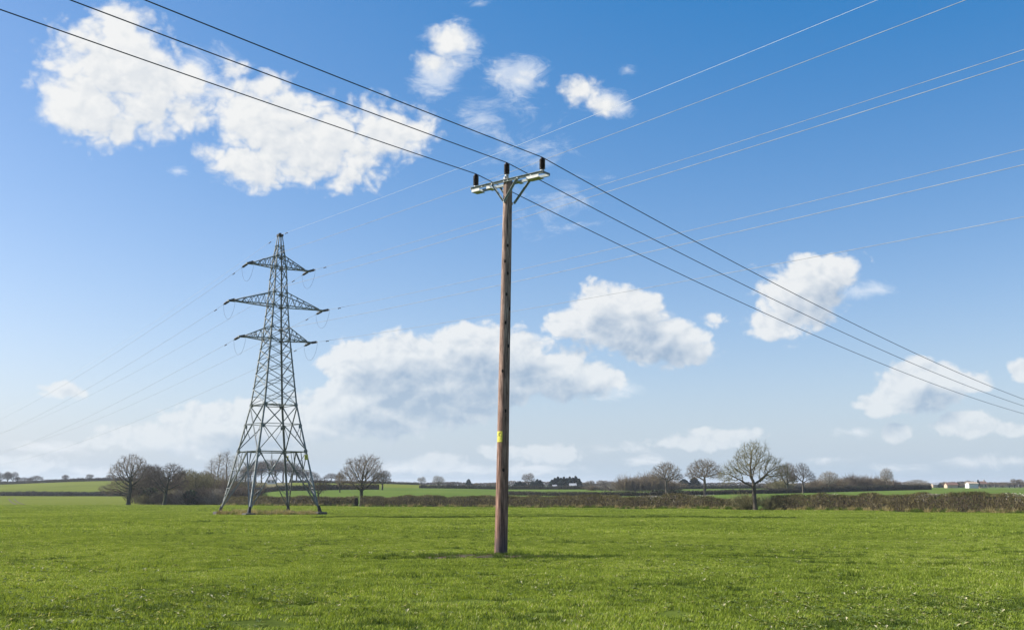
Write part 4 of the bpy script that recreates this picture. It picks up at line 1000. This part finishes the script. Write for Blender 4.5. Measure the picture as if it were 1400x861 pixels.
# thin poplars behind the pylon
pop = tree_meshes(106, [(0, 0, 6.2, .9, .9, 4.4, 1), (.2, 0, 9.6, .7, .7, 2.6, .5)], [(0, 0, 0), (0, 0, 1.5), (.05, 0, 4), (.05, 0, 6)], .14, 700, .36, twigs=9, tl=(.4, 1.3), tr=.011, up=.5, m_t='twig_pale', thin=.06)
for i, (u, d, s, lb) in enumerate(((292, 262, .92, 'leftmost of the thin poplars behind the left legs of the pylon'), (303, 255, 1.02, 'pale thin poplar second from the left behind the pylon'), (315, 250, 1.05, 'tallest thin poplar, seen through the left legs of the pylon'), (328, 262, .98, 'thin poplar seen through the middle of the pylon base'), (340, 270, .85, 'rightmost short poplar seen through the pylon base'))):
    place_tree('poplar_tree', pop, u, d, lb, group='thin poplars behind the pylon', rz=i * 1.3, sc=s, sxy=s * 1.7)

place_tree('copse_tree', flat_, 262, 268, 'olive-tinged flat-topped tree in the middle of the copse', rz=1.3, sc=.92, sxy=.85, mat_over={'crown': 'twig_olive'})
place_tree('copse_tree', round_, 288, 274, 'pale grey-brown tree rising just left of the thin poplars at the back of the copse', rz=4.3, sc=.86, sxy=.85)
# -- shrubs: fans of stems
def shrub_mesh(seed, n, r, h, tr, m, tints=(0, 1), leafy=0, lsize=.1):
    g_ = np.random.default_rng(seed); a = g_.normal(size=(n, 3)) * [r * .30, r * .30, 0]; a[:, 2] = g_.uniform(0, h * .35, n)
    d = np.c_[a[:, 0] / r * 1.6 + g_.normal(0, .28, n), a[:, 1] / r * 1.6 + g_.normal(0, .28, n), np.full(n, 1.0)]; d /= np.linalg.norm(d, axis=1)[:, None]
    L_ = g_.uniform(.35, .72, n) * h; b = a + d * L_[:, None]; V1, F1 = prisms(a, b, np.full(n, tr), np.full(n, tr * .4), 3)
    s = np.repeat(np.arange(n), 4); f = g_.uniform(.25, 1, len(s))[:, None]; a2 = a[s] * (1 - f) + b[s] * f; d2 = d[s] + g_.normal(0, .6, (len(s), 3)); d2 /= np.linalg.norm(d2, axis=1)[:, None]
    L2 = g_.uniform(.12, .3, len(s)) * h; V2, F2 = prisms(a2, a2 + d2 * L2[:, None], np.full(len(s), tr * .55), np.full(len(s), tr * .3), 3)
    parts = [('stems', np_mesh('stems', np.concatenate([V1, V2]), np.concatenate([F1, F2 + len(V1)]), M[m], g_.uniform(tints[0], tints[1], len(F1) + len(F2))))]
    if leafy:
        q = g_.normal(size=(leafy, 3)); q /= np.linalg.norm(q, axis=1)[:, None]; q *= (g_.random(leafy) ** .4)[:, None]; q = q * [r * .85, r * .85, h * .45] + [0, 0, h * .48]
        V_, F_ = leaves(q, lsize, g_); parts.append(('leaves', np_mesh('leaves', V_, F_, M['gorse' if leafy % 2 else 'ivy'], g_.random(len(F_)))))
    return parts
sh_brown = shrub_mesh(201, 330, 2.4, 4.0, .035, 'twig'); sh_olive = shrub_mesh(202, 330, 2.4, 3.8, .035, 'twig_olive'); sh_dark = shrub_mesh(203, 330, 2.4, 3.8, .035, 'twig_dark')
sh_ivy = shrub_mesh(204, 120, 1.8, 2.6, .03, 'twig_dark', leafy=700, lsize=.22); sh_pale = shrub_mesh(205, 200, 1.8, 2.6, .03, 'twig_pale')
def shrub(parts, u, d, h, wd, label, group=None, cat='shrub', base=4.0, rz=None):
    r_ = place_tree('shrub', parts, u, d, label, cat, group, rz if rz is not None else random.uniform(0, 6.28), h / base, wd / base / 1.15); 
    for c in r_.children: c['kind'] = 'stuff'
    return r_
GC = 'shrubs of the copse left of the pylon'
LC = 'twiggy shrub in the dense copse between the left tree and the pylon'
k_ = 0
for (u, d, h, wd, kd) in ((196,268,5.6,6,0),(214,255,3.4,5,3),(222,266,5.6,7,2),(238,250,3.2,4.5,1),(244,262,5.4,6,2),(258,246,3.0,4.5,4),(262,256,5.6,6.5,0),(268,244,2.8,4,3),(274,258,5.8,6,1),(284,246,3.4,5,2),(288,256,6.0,6,1),(296,244,3.0,5,0),(302,250,5.4,6,1),(310,242,3.2,5,4),(318,248,5.2,6,0),(326,242,3.4,5,2),(334,250,4.8,6,1),(344,246,3.6,5,0),(352,252,4.2,5,2),(228,246,2.6,4,0),(250,248,2.4,4,0),(205,252,2.0,3.5,1)):
    h *= 1.3; o = shrub((sh_brown, sh_olive, sh_dark, sh_ivy, sh_pale)[kd], u, d, h, wd, LC, GC, base=(4, 3.8, 3.8, 2.6, 2.6)[kd]); o['look'] = ('brown twiggy', 'olive twiggy', 'dark twiggy', 'ivy-covered green', 'pale straw-coloured')[kd]
# bushy mass left of the row of oaks, and right of it
for (u, d, h, wd, kd, lb) in ((842,420,4.6,6,4,None),(852,410,6.5,7,0,'tall'),(862,420,5,7,2,None),(870,410,6.2,7,0,None),(880,415,7.4,8,0,None),(890,410,7.2,8,0,None),(900,420,6.8,8,2,None),(912,415,5,7,0,None),(922,430,4,6,0,None),
        (835,430,3,6,2,None),(822,440,2.6,6,4,None),(808,440,2.6,5,0,None)):
    shrub((sh_brown, sh_olive, sh_dark, sh_ivy, sh_pale)[kd], u, d, h, wd, 'tangled brown shrub in the bushy mass left of the row of oaks', 'shrubs left of the row of oaks', base=(4, 3.8, 3.8, 2.6, 2.6)[kd])
for (u, d, h, wd, kd) in ((1054,380,4.5,6,0),(1064,370,5,6,1),(1108,400,4.5,6,0),(1118,395,5,7,0),(1140,395,5.2,7,0),(1152,420,5.6,8,2),(1162,415,6.6,7,2),(1173,420,5,7,0),(1183,420,5.6,8,0),(1194,415,5.6,8,0),(1203,420,4.6,7,0),(1214,420,4.2,5,2),(1240,470,3.2,7,4),(1250,470,3.6,7,4)):
    shrub((sh_brown, sh_olive, sh_dark, sh_ivy, sh_pale)[kd], u, d, h, wd, 'brown leafless bush showing above the long dark hedge on the right', 'bushes above the dark hedge on the right', base=(4, 3.8, 3.8, 2.6, 2.6)[kd])
shrub(sh_ivy, 898, 300, 2.0, 5, 'green bush at the foot of the brownish leftmost oak', base=2.6); shrub(sh_ivy, 920, 298, 1.9, 6, 'low green bush between the two trees left of the largest oak', base=2.6)
shrub(sh_olive, 1015, 139, 2.4, 3.4, 'olive bush against the left of the largest oak trunk', base=3.8); shrub(sh_olive, 1047, 136, 2.1, 2.4, 'olive bush just right of the largest oak trunk', base=3.8)

# -- hedges
M['hedge'] = tint_mat('hedge_twigs', [(0, (.035, .027, .013)), (.3, (.085, .066, .026)), (.55, (.135, .115, .038)), (.8, (.20, .165, .075)), (1, (.32, .28, .17))], noise_amp=.22, scale=.35)
M['hedge_green'] = tint_mat('hedge_ivy', [(0, (.02, .032, .010)), (.5, (.065, .088, .022)), (1, (.13, .15, .045))], noise_amp=.2, scale=.5)
M['hedge_dark'] = tint_mat('far_hedge_twigs', [(0, (.022, .02, .015)), (.5, (.05, .045, .03)), (1, (.10, .085, .05))], noise_amp=.2, scale=.2)
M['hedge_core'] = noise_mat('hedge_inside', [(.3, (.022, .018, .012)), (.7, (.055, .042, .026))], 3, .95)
M['blossom'] = tint_mat('white_blossom', [(0, (.32, .28, .24)), (1, (.55, .51, .46))], noise_amp=.1)
def hedge(name, path, h, wd, dens, size, m, label, rag=.12, green=0.0, blossom=(), stemmy=.5, seed=1, cat='hedge', group=None, hf=None, coregap=None):
    """path in (image column, depth); a trimmed hedge of twigs round a ragged dark inside"""
    g_ = np.random.default_rng(seed); P_ = [gpt(u, d) for u, d in path]; pts = [P_[0]]; stp = max(.8, size * 4)
    for a, b in zip(P_, P_[1:]):
        L_ = (b - a).xy.length; k = max(1, int(L_ / stp))
        for j in range(1, k + 1): q = a.lerp(b, j / k); pts.append(Vector((q.x, q.y, 0)))
    xy = np.array([(p.x, p.y) for p in pts]); z = ground_z(xy[:, 0], xy[:, 1]); s = np.r_[0, np.cumsum(np.linalg.norm(np.diff(xy, axis=0), axis=1))]
    tg = np.gradient(xy, axis=0); tg /= np.linalg.norm(tg, axis=1)[:, None]; nn = np.c_[tg[:, 1], -tg[:, 0]]
    o_ = xy[0].copy(); base = np.array([o_[0], o_[1], z[0]])
    def hh(ss): return h * (1 + rag * fbm(ss, ss * 0 + seed, .35) + rag * .6 * fbm(ss, ss * 0, 1.7)) * (hf(ss) if hf else 1)
    def ww(ss): return wd * (1 + rag * fbm(ss, ss * 0 + 3, .5))
    # inside body
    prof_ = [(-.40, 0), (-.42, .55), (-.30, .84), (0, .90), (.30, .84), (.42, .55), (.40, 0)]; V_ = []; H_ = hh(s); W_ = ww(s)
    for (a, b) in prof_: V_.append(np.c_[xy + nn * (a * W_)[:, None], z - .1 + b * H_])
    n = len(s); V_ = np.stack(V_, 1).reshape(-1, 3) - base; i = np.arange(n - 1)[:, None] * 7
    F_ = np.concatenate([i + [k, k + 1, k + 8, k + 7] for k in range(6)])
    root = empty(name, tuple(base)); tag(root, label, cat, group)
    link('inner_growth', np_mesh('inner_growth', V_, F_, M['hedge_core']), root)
    N_ = int(s[-1] * dens); ss = g_.uniform(0, s[-1], N_); u_ = g_.random(N_)
    X = np.interp(ss, s, xy[:, 0]); Y = np.interp(ss, s, xy[:, 1]); Z = np.interp(ss, s, z); nx = np.interp(ss, s, nn[:, 0]); ny = np.interp(ss, s, nn[:, 1]); Hs = hh(ss); Ws = ww(ss)
    # points on the skin: sides and top
    side = g_.random(N_) < .72; sgn = np.where(g_.random(N_) < .5, -1, 1); zz = np.where(side, u_ ** .9, .86 + .14 * g_.random(N_)); hw_ = np.where(zz > .8, .5 - (zz - .8) * 1.0, .5)
    off = np.where(side, sgn * hw_ * g_.uniform(.85, 1.08, N_), g_.uniform(-.45, .45, N_))
    C_ = np.c_[X + nx * off * Ws, Y + ny * off * Ws, Z + zz * Hs] - base
    k1 = int(N_ * stemmy); d = np.c_[g_.normal(0, .35, k1), g_.normal(0, .35, k1), np.abs(g_.normal(.9, .3, k1))]; d /= np.linalg.norm(d, axis=1)[:, None]
    L_ = g_.uniform(1.2, 3.6, k1)[:, None] * size; V1, F1 = prisms(C_[:k1] - d * L_ * .5, C_[:k1] + d * L_ * .5, np.full(k1, size * .16), np.full(k1, size * .07), 3)
    blotch = .16 * fbm(ss, zz * 2 + seed, .7) + .1 * fbm(ss, zz * 3, 2.3)
    T1 = np.tile(np.clip(g_.normal(.48, .2, k1) + blotch[:k1], 0, 1), 3)
    link('twigs', np_mesh('twigs', V1, F1, M[m], T1), root)['kind'] = 'stuff'
    isg = (fbm(ss, ss * 0 + 7 * seed, .23) + g_.normal(0, .35, N_) + green * 2 - 1) > 0; rest = np.arange(N_) >= k1
    for nm, sel, mm in (('dead_leaves', rest & ~isg, m), ('green_leaves', rest & isg, 'hedge_green')):
        if sel.sum() < 20: continue
        V3, F3 = leaves(C_[sel], size * .55, g_); link(nm, np_mesh(nm, V3, F3, M[mm], np.clip(g_.normal(.45, .2, sel.sum()) + blotch[sel], 0, 1)), root)['kind'] = 'stuff'
    bl = []
    for (f, ln_, k) in blossom:
        bs = g_.normal(f * s[-1], ln_, k); bx = np.interp(bs, s, xy[:, 0]); by = np.interp(bs, s, xy[:, 1]); bz = np.interp(bs, s, z); bn = g_.uniform(-.52, .52, k) * wd
        bl.append(np.c_[bx + np.interp(bs, s, nn[:, 0]) * bn, by + np.interp(bs, s, nn[:, 1]) * bn, bz + h * np.where(np.abs(bn) > .4 * wd, g_.uniform(.5, .95, k), g_.uniform(.86, 1.05, k))] - base)
    if bl:
        C2 = np.concatenate(bl); V4, F4 = leaves(C2, size * .42, g_); link('blossom', np_mesh('blossom', V4, F4, M['blossom'], g_.random(len(F4))), root)['kind'] = 'stuff'
    return root
hedge('hedge', [(1750, 86), (1600, 92.5), (1400, 106), (1250, 119), (1140, 128.5), (1052, 137)], 1.95, 1.7, 560, .12, 'hedge', 'trimmed brown and olive hedge with stems and ivy, running right from the largest oak', green=.58, rag=.17, blossom=((.42, .8, 260), (.60, 1.6, 520), (.62, .5, 200), (.85, .8, 200)), stemmy=.6, seed=3)
hedge('hedge', [(1018, 140.5), (930, 150), (830, 162), (700, 179), (600, 190), (499, 199.5)], 1.85, 1.7, 420, .14, 'hedge', 'long brown trimmed hedge behind the wooden pole, ending left of the largest oak', green=.38, rag=.16, blossom=((.16, 1.6, 600), (.21, 1.3, 500), (.10, 1.2, 160), (.88, .7, 140)), stemmy=.6, seed=4, hf=lambda s_: .72 + .28 * np.clip((s_ - 3) / 6, 0, 1))
hedge('hedge', [(491, 202.5), (450, 205), (400, 212), (345, 224), (318, 232)], 1.75, 1.6, 260, .20, 'hedge', 'brown hedge seen through and right of the legs of the pylon', green=.15, seed=5)
hedge('hedge', [(1262, 425), (1200, 385), (1120, 345), (1050, 315), (960, 300), (870, 298), (760, 305), (690, 318)], 1.75, 2.2, 120, .34, 'hedge_dark', 'long dark hedge beyond the near hedge, below the row of oaks', green=.2, seed=6, stemmy=.45, hf=lambda s_: np.interp(s_, [0, 95, 150, 230], [1, .95, .62, .5]))
hedge('hedge', [(1240, 560), (1100, 560), (1000, 540), (900, 500), (760, 492), (650, 490), (575, 485)], 1.3, 2.5, 60, .5, 'hedge_dark', 'low hedge far off behind the green field to the right of the wooden pole', green=.1, seed=7, stemmy=.4)
hedge('hedge', [(520, 382), (460, 375), (400, 368), (330, 372)], 1.7, 2.2, 90, .4, 'hedge_dark', 'dark hedge across the far side of the green field behind the pylon', green=.1, seed=8, stemmy=.4)
hedge('hedge', [(-260, 462), (-100, 460), (0, 458), (100, 456), (205, 454)], 1.75, 2.2, 90, .4, 'hedge_dark', 'straight dark hedge below the hill pasture at the left', green=.15, seed=9, stemmy=.4)
hedge('hedge', [(-260, 715), (-60, 712), (0, 710), (60, 706), (150, 702), (215, 702)], 1.7, 3, 60, .6, 'hedge_dark', 'thin dark hedge along the crest of the left hill', green=.1, seed=10, stemmy=.4)
hedge('hedge', [(575, 655), (500, 652), (440, 650), (400, 650)], 1.2, 3, 40, .6, 'hedge_dark', 'faint hedge along the skyline right of the pylon', green=.1, seed=11, stemmy=.4)

mg_p, mg_r, mg_s, mg_i = [], [], [], []
for path, off in (([(1750, 86), (1600, 92.5), (1400, 106), (1250, 119), (1140, 128.5), (1052, 137), (1018, 140.5), (930, 150), (830, 162), (700, 179), (600, 190), (499, 199.5), (450, 205), (400, 212), (345, 224), (318, 232)], 1.15),):
    pp = [gpt(u, d) for u, d in path]
    for a, b in zip(pp, pp[1:]):
        L_ = (b - a).xy.length; t_ = (b - a).xy.normalized(); n_ = Vector((t_.y, -t_.x)); n_ = n_ if n_.dot(Vector((a.x, a.y))) < 0 else -n_
        for k in range(int(L_ * 9)):
            f_ = random.random(); q = a.lerp(b, f_).xy + n_ * (off + abs(random.gauss(0, .35)) - .2)
            if fbm(np.array([q.x]), np.array([q.y]), .6)[0] < -.35 + random.uniform(-.3, .3): continue
            s_ = random.uniform(.5, 1.3); mg_p.append((q.x, q.y, gz(q.x, q.y))); mg_r.append((0, 0, random.uniform(0, 6.28))); mg_s.append((s_, s_, s_ * random.uniform(.5, 1.1))); mg_i.append(random.choice((0, 1, 3, 4, 3, 4)))
o = scatter_object('rough_margin_grass', mg_p, mg_r, mg_s, mg_i, st); tag(o, 'rough uncut grass along the foot of the near hedges', 'grass', kind='stuff')

# -- skyline trees on the left hill, wood behind the pylon, evergreens, far right
def far_tree(parts, u, d, h, wd, label, group=None, rz=0, base=9.3, bw=8.0, mo=None, name='skyline_tree'):
    return place_tree(name, parts, u, d, label, 'tree', group, rz, h / base, wd / bw, mat_over=mo)
dk = {'crown': 'twig_dark'}
for i, (u, d, h, wd) in enumerate(((-12, 716, 7, 8), (2, 716, 7.5, 8), (10, 716, 8.2, 8), (19, 716, 8.8, 8), (26, 716, 8.4, 8), (33, 716, 5, 7), (43, 714, 4.6, 7), (50, 714, 4, 6))):
    far_tree(multi, u, d, h, wd, 'dark skyline tree in the clump at the left edge of the hill', 'clump of trees at the left edge of the skyline', i * 1.7, mo=dk)
far_tree(flat_, 58, 712, 5.2, 8, 'small round-topped skyline tree right of the left edge clump', rz=1, mo=dk); far_tree(multi, 97, 708, 5.0, 7, 'small bare skyline tree halfway along the crest of the left hill', rz=2, mo=dk)
far_tree(multi, 130, 706, 4.8, 6, 'small bare skyline tree near the right end of the crest of the left hill', rz=3, mo=dk); far_tree(multi, 158, 706, 4.4, 7, 'low dark skyline tree peeping left of the tall left tree', rz=4, mo=dk)
for i, (u, d, h, wd) in enumerate(((346, 640, 11, 12), (354, 650, 13, 12), (362, 645, 13.5, 12), (372, 655, 14, 13), (381, 660, 14.5, 13), (391, 650, 14, 13), (401, 655, 12.5, 12), (409, 650, 10, 10), (418, 655, 8, 10), (428, 655, 7, 9), (340, 640, 9, 10), (456, 640, 6, 8))):
    far_tree((multi, flat_)[i % 2], u, d, h, wd, 'bare dark tree of the hilltop wood seen through the pylon', 'trees of the hilltop wood behind the pylon', i * 1.1, mo=dk if i % 3 else {'crown': 'twig'}, name='woodland_tree')
def conifer_mesh(seed, h=6.5, r=2.0):
    g_ = np.random.default_rng(seed); k = 900; f = g_.random(k) ** .8; a = g_.uniform(0, 6.28, k); rr_ = r * (1 - f) ** .75 * g_.uniform(.55, 1.05, k) * (1 + .25 * np.sin(f * 40)) + .1
    C_ = np.c_[rr_ * np.cos(a), rr_ * np.sin(a), .25 + f * (h - .3)]; V_, F_ = leaves(C_, .42, g_)
    t_ = MB(); t_.tube([(0, 0, -.2), (0, 0, h * .9)], [.22, .04], 7)
    return [('trunk', t_.mesh('trunk', M['bark'])), ('crown', np_mesh('crown', V_, F_, M['needles'], g_.random(len(F_))))]
con = [conifer_mesh(300), conifer_mesh(301, 6.2, 2.3)]
for i, u in enumerate((754, 758, 762, 766, 770, 774, 778, 782, 786, 790)):
    far_tree(con[i % 2], u, 540 + (i % 3) * 5, (4.4, 5.5, 5.9, 5.6, 5.8, 5.5, 5.9, 5.7, 6.2, 5.2)[i], 4.6, 'dark blue-green evergreen in the row behind the small pale-roofed sheds', 'row of evergreens behind the sheds', i * .9, base=6.3, bw=4.2, name='evergreen_tree')
for i, (u, h) in enumerate(((706, 3.2), (711, 3.8), (717, 3.0), (728, 3.8), (734, 4.6), (738, 4.4))):
    far_tree(con[i % 2], u, 545 + i, h, 4.6, 'low dark evergreen round the bare tree right of the wooden pole', 'evergreens round the bare tree', i, base=6.3, bw=4.2, name='evergreen_tree')
far_tree(con[0], 641.5, 650, 4.0, 5, 'single small evergreen on the skyline just left of the wooden pole', rz=.4, base=6.3, bw=4.2, name='evergreen_tree')
far_tree(con[1], 932, 560, 5.0, 8, 'rounded dark evergreen seen between the two trees left of the largest oak', rz=.4, base=6.3, bw=4.2, name='evergreen_tree'); far_tree(con[0], 946, 560, 5.6, 9, 'dark evergreen seen just left of the flat-topped oak trunk', rz=1.4, base=6.3, bw=4.2, name='evergreen_tree')
for i, (u, h, wd) in enumerate(((798, 3.4, 6), (806, 4.2, 7), (820, 4.4, 8), (829, 4.2, 7), (672, 2.6, 7), (652, 2.4, 5))):
    far_tree(multi, u, 600, h, wd, 'low hazy bare tree on the skyline either side of the evergreens', 'low hazy skyline trees', i, mo={'crown': 'twig'})

# -- farm buildings far off to the right and the sheds by the evergreens
def house(u, d, w_, dp, h, rh, wall, roof, label, name='farmhouse', rz=0, nwin=3, chim=True, lean=False):
    p = gpt(u, d); root = empty(name, tuple(p), rz); tag(root, label, 'shed' if name == 'shed' else 'house')
    b = MB(); b.box((0, 0, h / 2 - .2), (w_, dp, h + .4)); 
    for s in (-1, 1): b.add([(s * w_ / 2, -dp / 2, h), (s * w_ / 2, dp / 2, h), (s * w_ / 2, 0, h + rh)], [(0, 1, 2)])
    b.build('walls', M[wall], root)
    r = MB(); e_ = .35
    for s in (-1, 1):
        y0 = s * (dp / 2 + e_); z0 = h - e_ * rh / (dp / 2)
        r.add([(-w_ / 2 - e_, y0, z0), (w_ / 2 + e_, y0, z0), (w_ / 2 + e_, 0, h + rh + .01), (-w_ / 2 - e_, 0, h + rh + .01), (-w_ / 2 - e_, y0, z0 + .15), (w_ / 2 + e_, y0, z0 + .15), (w_ / 2 + e_, 0, h + rh + .17), (-w_ / 2 - e_, 0, h + rh + .17)], [(0, 1, 2, 3), (7, 6, 5, 4), (0, 4, 5, 1), (0, 3, 7, 4), (1, 5, 6, 2)])
    ro = r.build('roof', M[roof], root)
    if chim: c = MB(); c.box((w_ * .32, 0, h + rh + .4), (.7, .6, 1.3)); c.build('chimney', M['cream_wall'], ro)
    for i in range(nwin):
        x = (i + .5) / nwin * w_ - w_ / 2
        for z in ((1.5, h - 1.1) if h > 4 else (h * .55,)):
            c = MB(); c.box((x, -dp / 2 - .01, z), (.95, .08, 1.1)); c.build('window', M['glass'], root)
    return root
house(1320, 640, 5.8, 5, 2.8, .9, 'white_wall', 'cream_wall', 'small bright white farmhouse on the far field edge at the right', nwin=0, chim=False, rz=.05)
house(1292, 640, 6.6, 5, 1.9, 1.4, 'cream_wall', 'roof', 'low buff brick barn with a brown roof left of the white farmhouse', nwin=0, chim=False)
house(1334, 700, 4.8, 5, 2.8, 1.6, 'cream_wall', 'roof', 'dull brick house with a red roof right behind the white farmhouse', nwin=2)
house(1271, 760, 5, 4, 2.0, 1.2, 'cream_wall', 'roof_grey', 'faint grey-roofed building left of the low brick barn', nwin=0, chim=False)
house(757.5, 525, 1.8, 3, 1.1, .8, 'white_wall', 'roof_grey', 'tiny pale shed at the left end of the evergreens', 'shed', nwin=0, chim=False)
house(782, 525, 3.0, 4, 1.6, 1.0, 'cream_wall', 'roof_grey', 'grey-roofed shed in front of the right half of the evergreens', 'shed', nwin=0, chim=False)
house(376, 600, 4.6, 5, 2.4, 1.6, 'white_wall', 'roof_grey', 'pale cottage below the hilltop wood, seen through the pylon', 'cottage', nwin=2)
far_tree(flat_, 1246, 600, 4.8, 11, 'low dome-shaped bare tree behind the right end of the dark hedge', mo={'crown': 'twig_pale'})
for i, (u, d, h, wd, k) in enumerate(((1278, 700, 2.8, 6, 1), (1283, 690, 4.0, 6, 0), (1301, 690, 3.2, 6, 1), (1309, 680, 3.2, 5, 0), (1316, 690, 5.0, 8, 0), (1329, 690, 5.4, 3, 1), (1343, 760, 4, 8, 0), (1352, 800, 4, 9, 0), (1362, 800, 4.4, 9, 0), (1371, 760, 4.4, 10, 0), (1378, 760, 6.6, 8, 0), (1385, 760, 6.4, 8, 0), (1392, 780, 5, 8, 0), (1399, 760, 7.6, 5, 1), (1408, 760, 6, 8, 0), (1422, 760, 6, 9, 0))):
    if k: far_tree(con[i % 2], u, d, h, wd, 'small dark evergreen among the far farm buildings at the right', 'evergreens by the far farm', i, base=6.3, bw=4.2, name='evergreen_tree')
    else: far_tree(multi, u, d, h, wd, 'hazy bare tree in the farthest tree line at the right edge', 'far trees at the right edge', i, mo={'crown': 'twig'})
# the farthest woods and hedgerows that read as one dark line under the sky
def treeline(u0, u1, d, h, seed, m, label):
    g_ = np.random.default_rng(seed); n = int((u1 - u0) * 26); u = g_.uniform(u0, u1, n); x = (u - CX) / F * d; hh = h * (1 + .35 * fbm(x, x * 0, .03) + .25 * fbm(x, x * 0 + 5, .11))
    z = ground_z(x, x * 0 + d); zz = g_.random(n) ** .8 * np.maximum(hh, .5); C_ = np.c_[x, d + g_.uniform(-6, 6, n), z + zz]
    V_, F_ = leaves(C_, d / 1400 * 1.0, g_); o = link('far_trees', np_mesh('far_trees', V_, F_, M[m], g_.random(len(F_)))); tag(o, label, 'woodland', kind='stuff'); return o
treeline(1235, 1520, 900, 3.2, 1, 'twig_dark', 'thin dark line of woods on the horizon at the far right')
treeline(560, 1240, 1000, 3.4, 2, 'twig_dark', 'thin dark line of woods on the horizon behind the wooden pole and the oaks')
# wheel tracks in the lower left field
for i, off in enumerate((0, 1.9)):
    tr_ = MB(); P_ = []
    for k in range(40):
        f_ = k / 39; d = 252 + 130 * f_; u = 33 - 10 * math.sin(f_ * 1.6) + off * 1400 / d; P_.append((u, d))
    for (u, d) in P_:
        for s_ in (-.28, .28):
            x = (u - CX) / F * d + s_; tr_.v.append((x, d, gz(x, d) + .05))
    for k in range(39): tr_.f.append((2 * k, 2 * k + 1, 2 * k + 3, 2 * k + 2)); tr_.t.append(.5)
    o = tr_.build('wheel_track', M['soil']); tag(o, kind='structure')
by = {}
for o in scene.objects:
    if o.parent is None and 'group' in o.keys(): by.setdefault(o['group'], []).append(o)
for gname, what in (('shrubs left of the row of oaks', ('brown shrub', 'in the bushy mass left of the row of oaks')), ('bushes above the dark hedge on the right', ('leafless bush', 'showing above the long dark hedge')),
                    ('far trees at the right edge', ('hazy bare tree', 'in the farthest line at the right edge')), ('trees of the hilltop wood behind the pylon', ('bare tree', 'of the hilltop wood behind the pylon')),
                    ('row of evergreens behind the sheds', ('evergreen', 'in the row behind the two sheds')), ('evergreens round the bare tree', ('low evergreen', 'round the bare tree by the wooden pole')),
                    ('evergreens by the far farm', ('small dark evergreen', 'among the far farm buildings')), ('low hazy skyline trees', ('low hazy skyline tree', 'either side of the evergreen row')),
                    ('clump of trees at the left edge of the skyline', ('dark tree', 'in the skyline clump at the left edge'))):
    relabel(by.get(gname, []), what)
cop = sorted(by['shrubs of the copse left of the pylon'], key=lambda o: o.location.x / o.location.y)
kinds = {}
for o in cop: kinds.setdefault(o['look'], []).append(o)
for lk, lst in kinds.items():
    for i, o in enumerate(lst): o['label'] = nth(i, len(lst), (lk + ' shrub', 'in the copse left of the pylon'))
# the air: thin haze between the field and the far woods
hb = MB(); hb.box((0, 0, 8.5), (90000, 90000, 45)); hm = bpy.data.materials.new('thin_haze'); hm.use_nodes = True; hn = NT(hm.node_tree); hn.n.clear()
pv = hn.node('ShaderNodeVolumePrincipled'); pv.inputs['Color'].default_value = (.82, .88, .95, 1); pv.inputs['Density'].default_value = 0.00014; pv.inputs['Anisotropy'].default_value = .2
ho = hn.node('ShaderNodeOutputMaterial'); hn.l.new(pv.outputs[0], ho.inputs['Volume'])
o = hb.build('haze', hm); tag(o, 'thin pale haze in the air over the fields', 'haze', kind='stuff')
print('total polys', sum(len(o.data.polygons) for o in scene.objects if o.type == 'MESH'), 'objects', len(scene.objects))
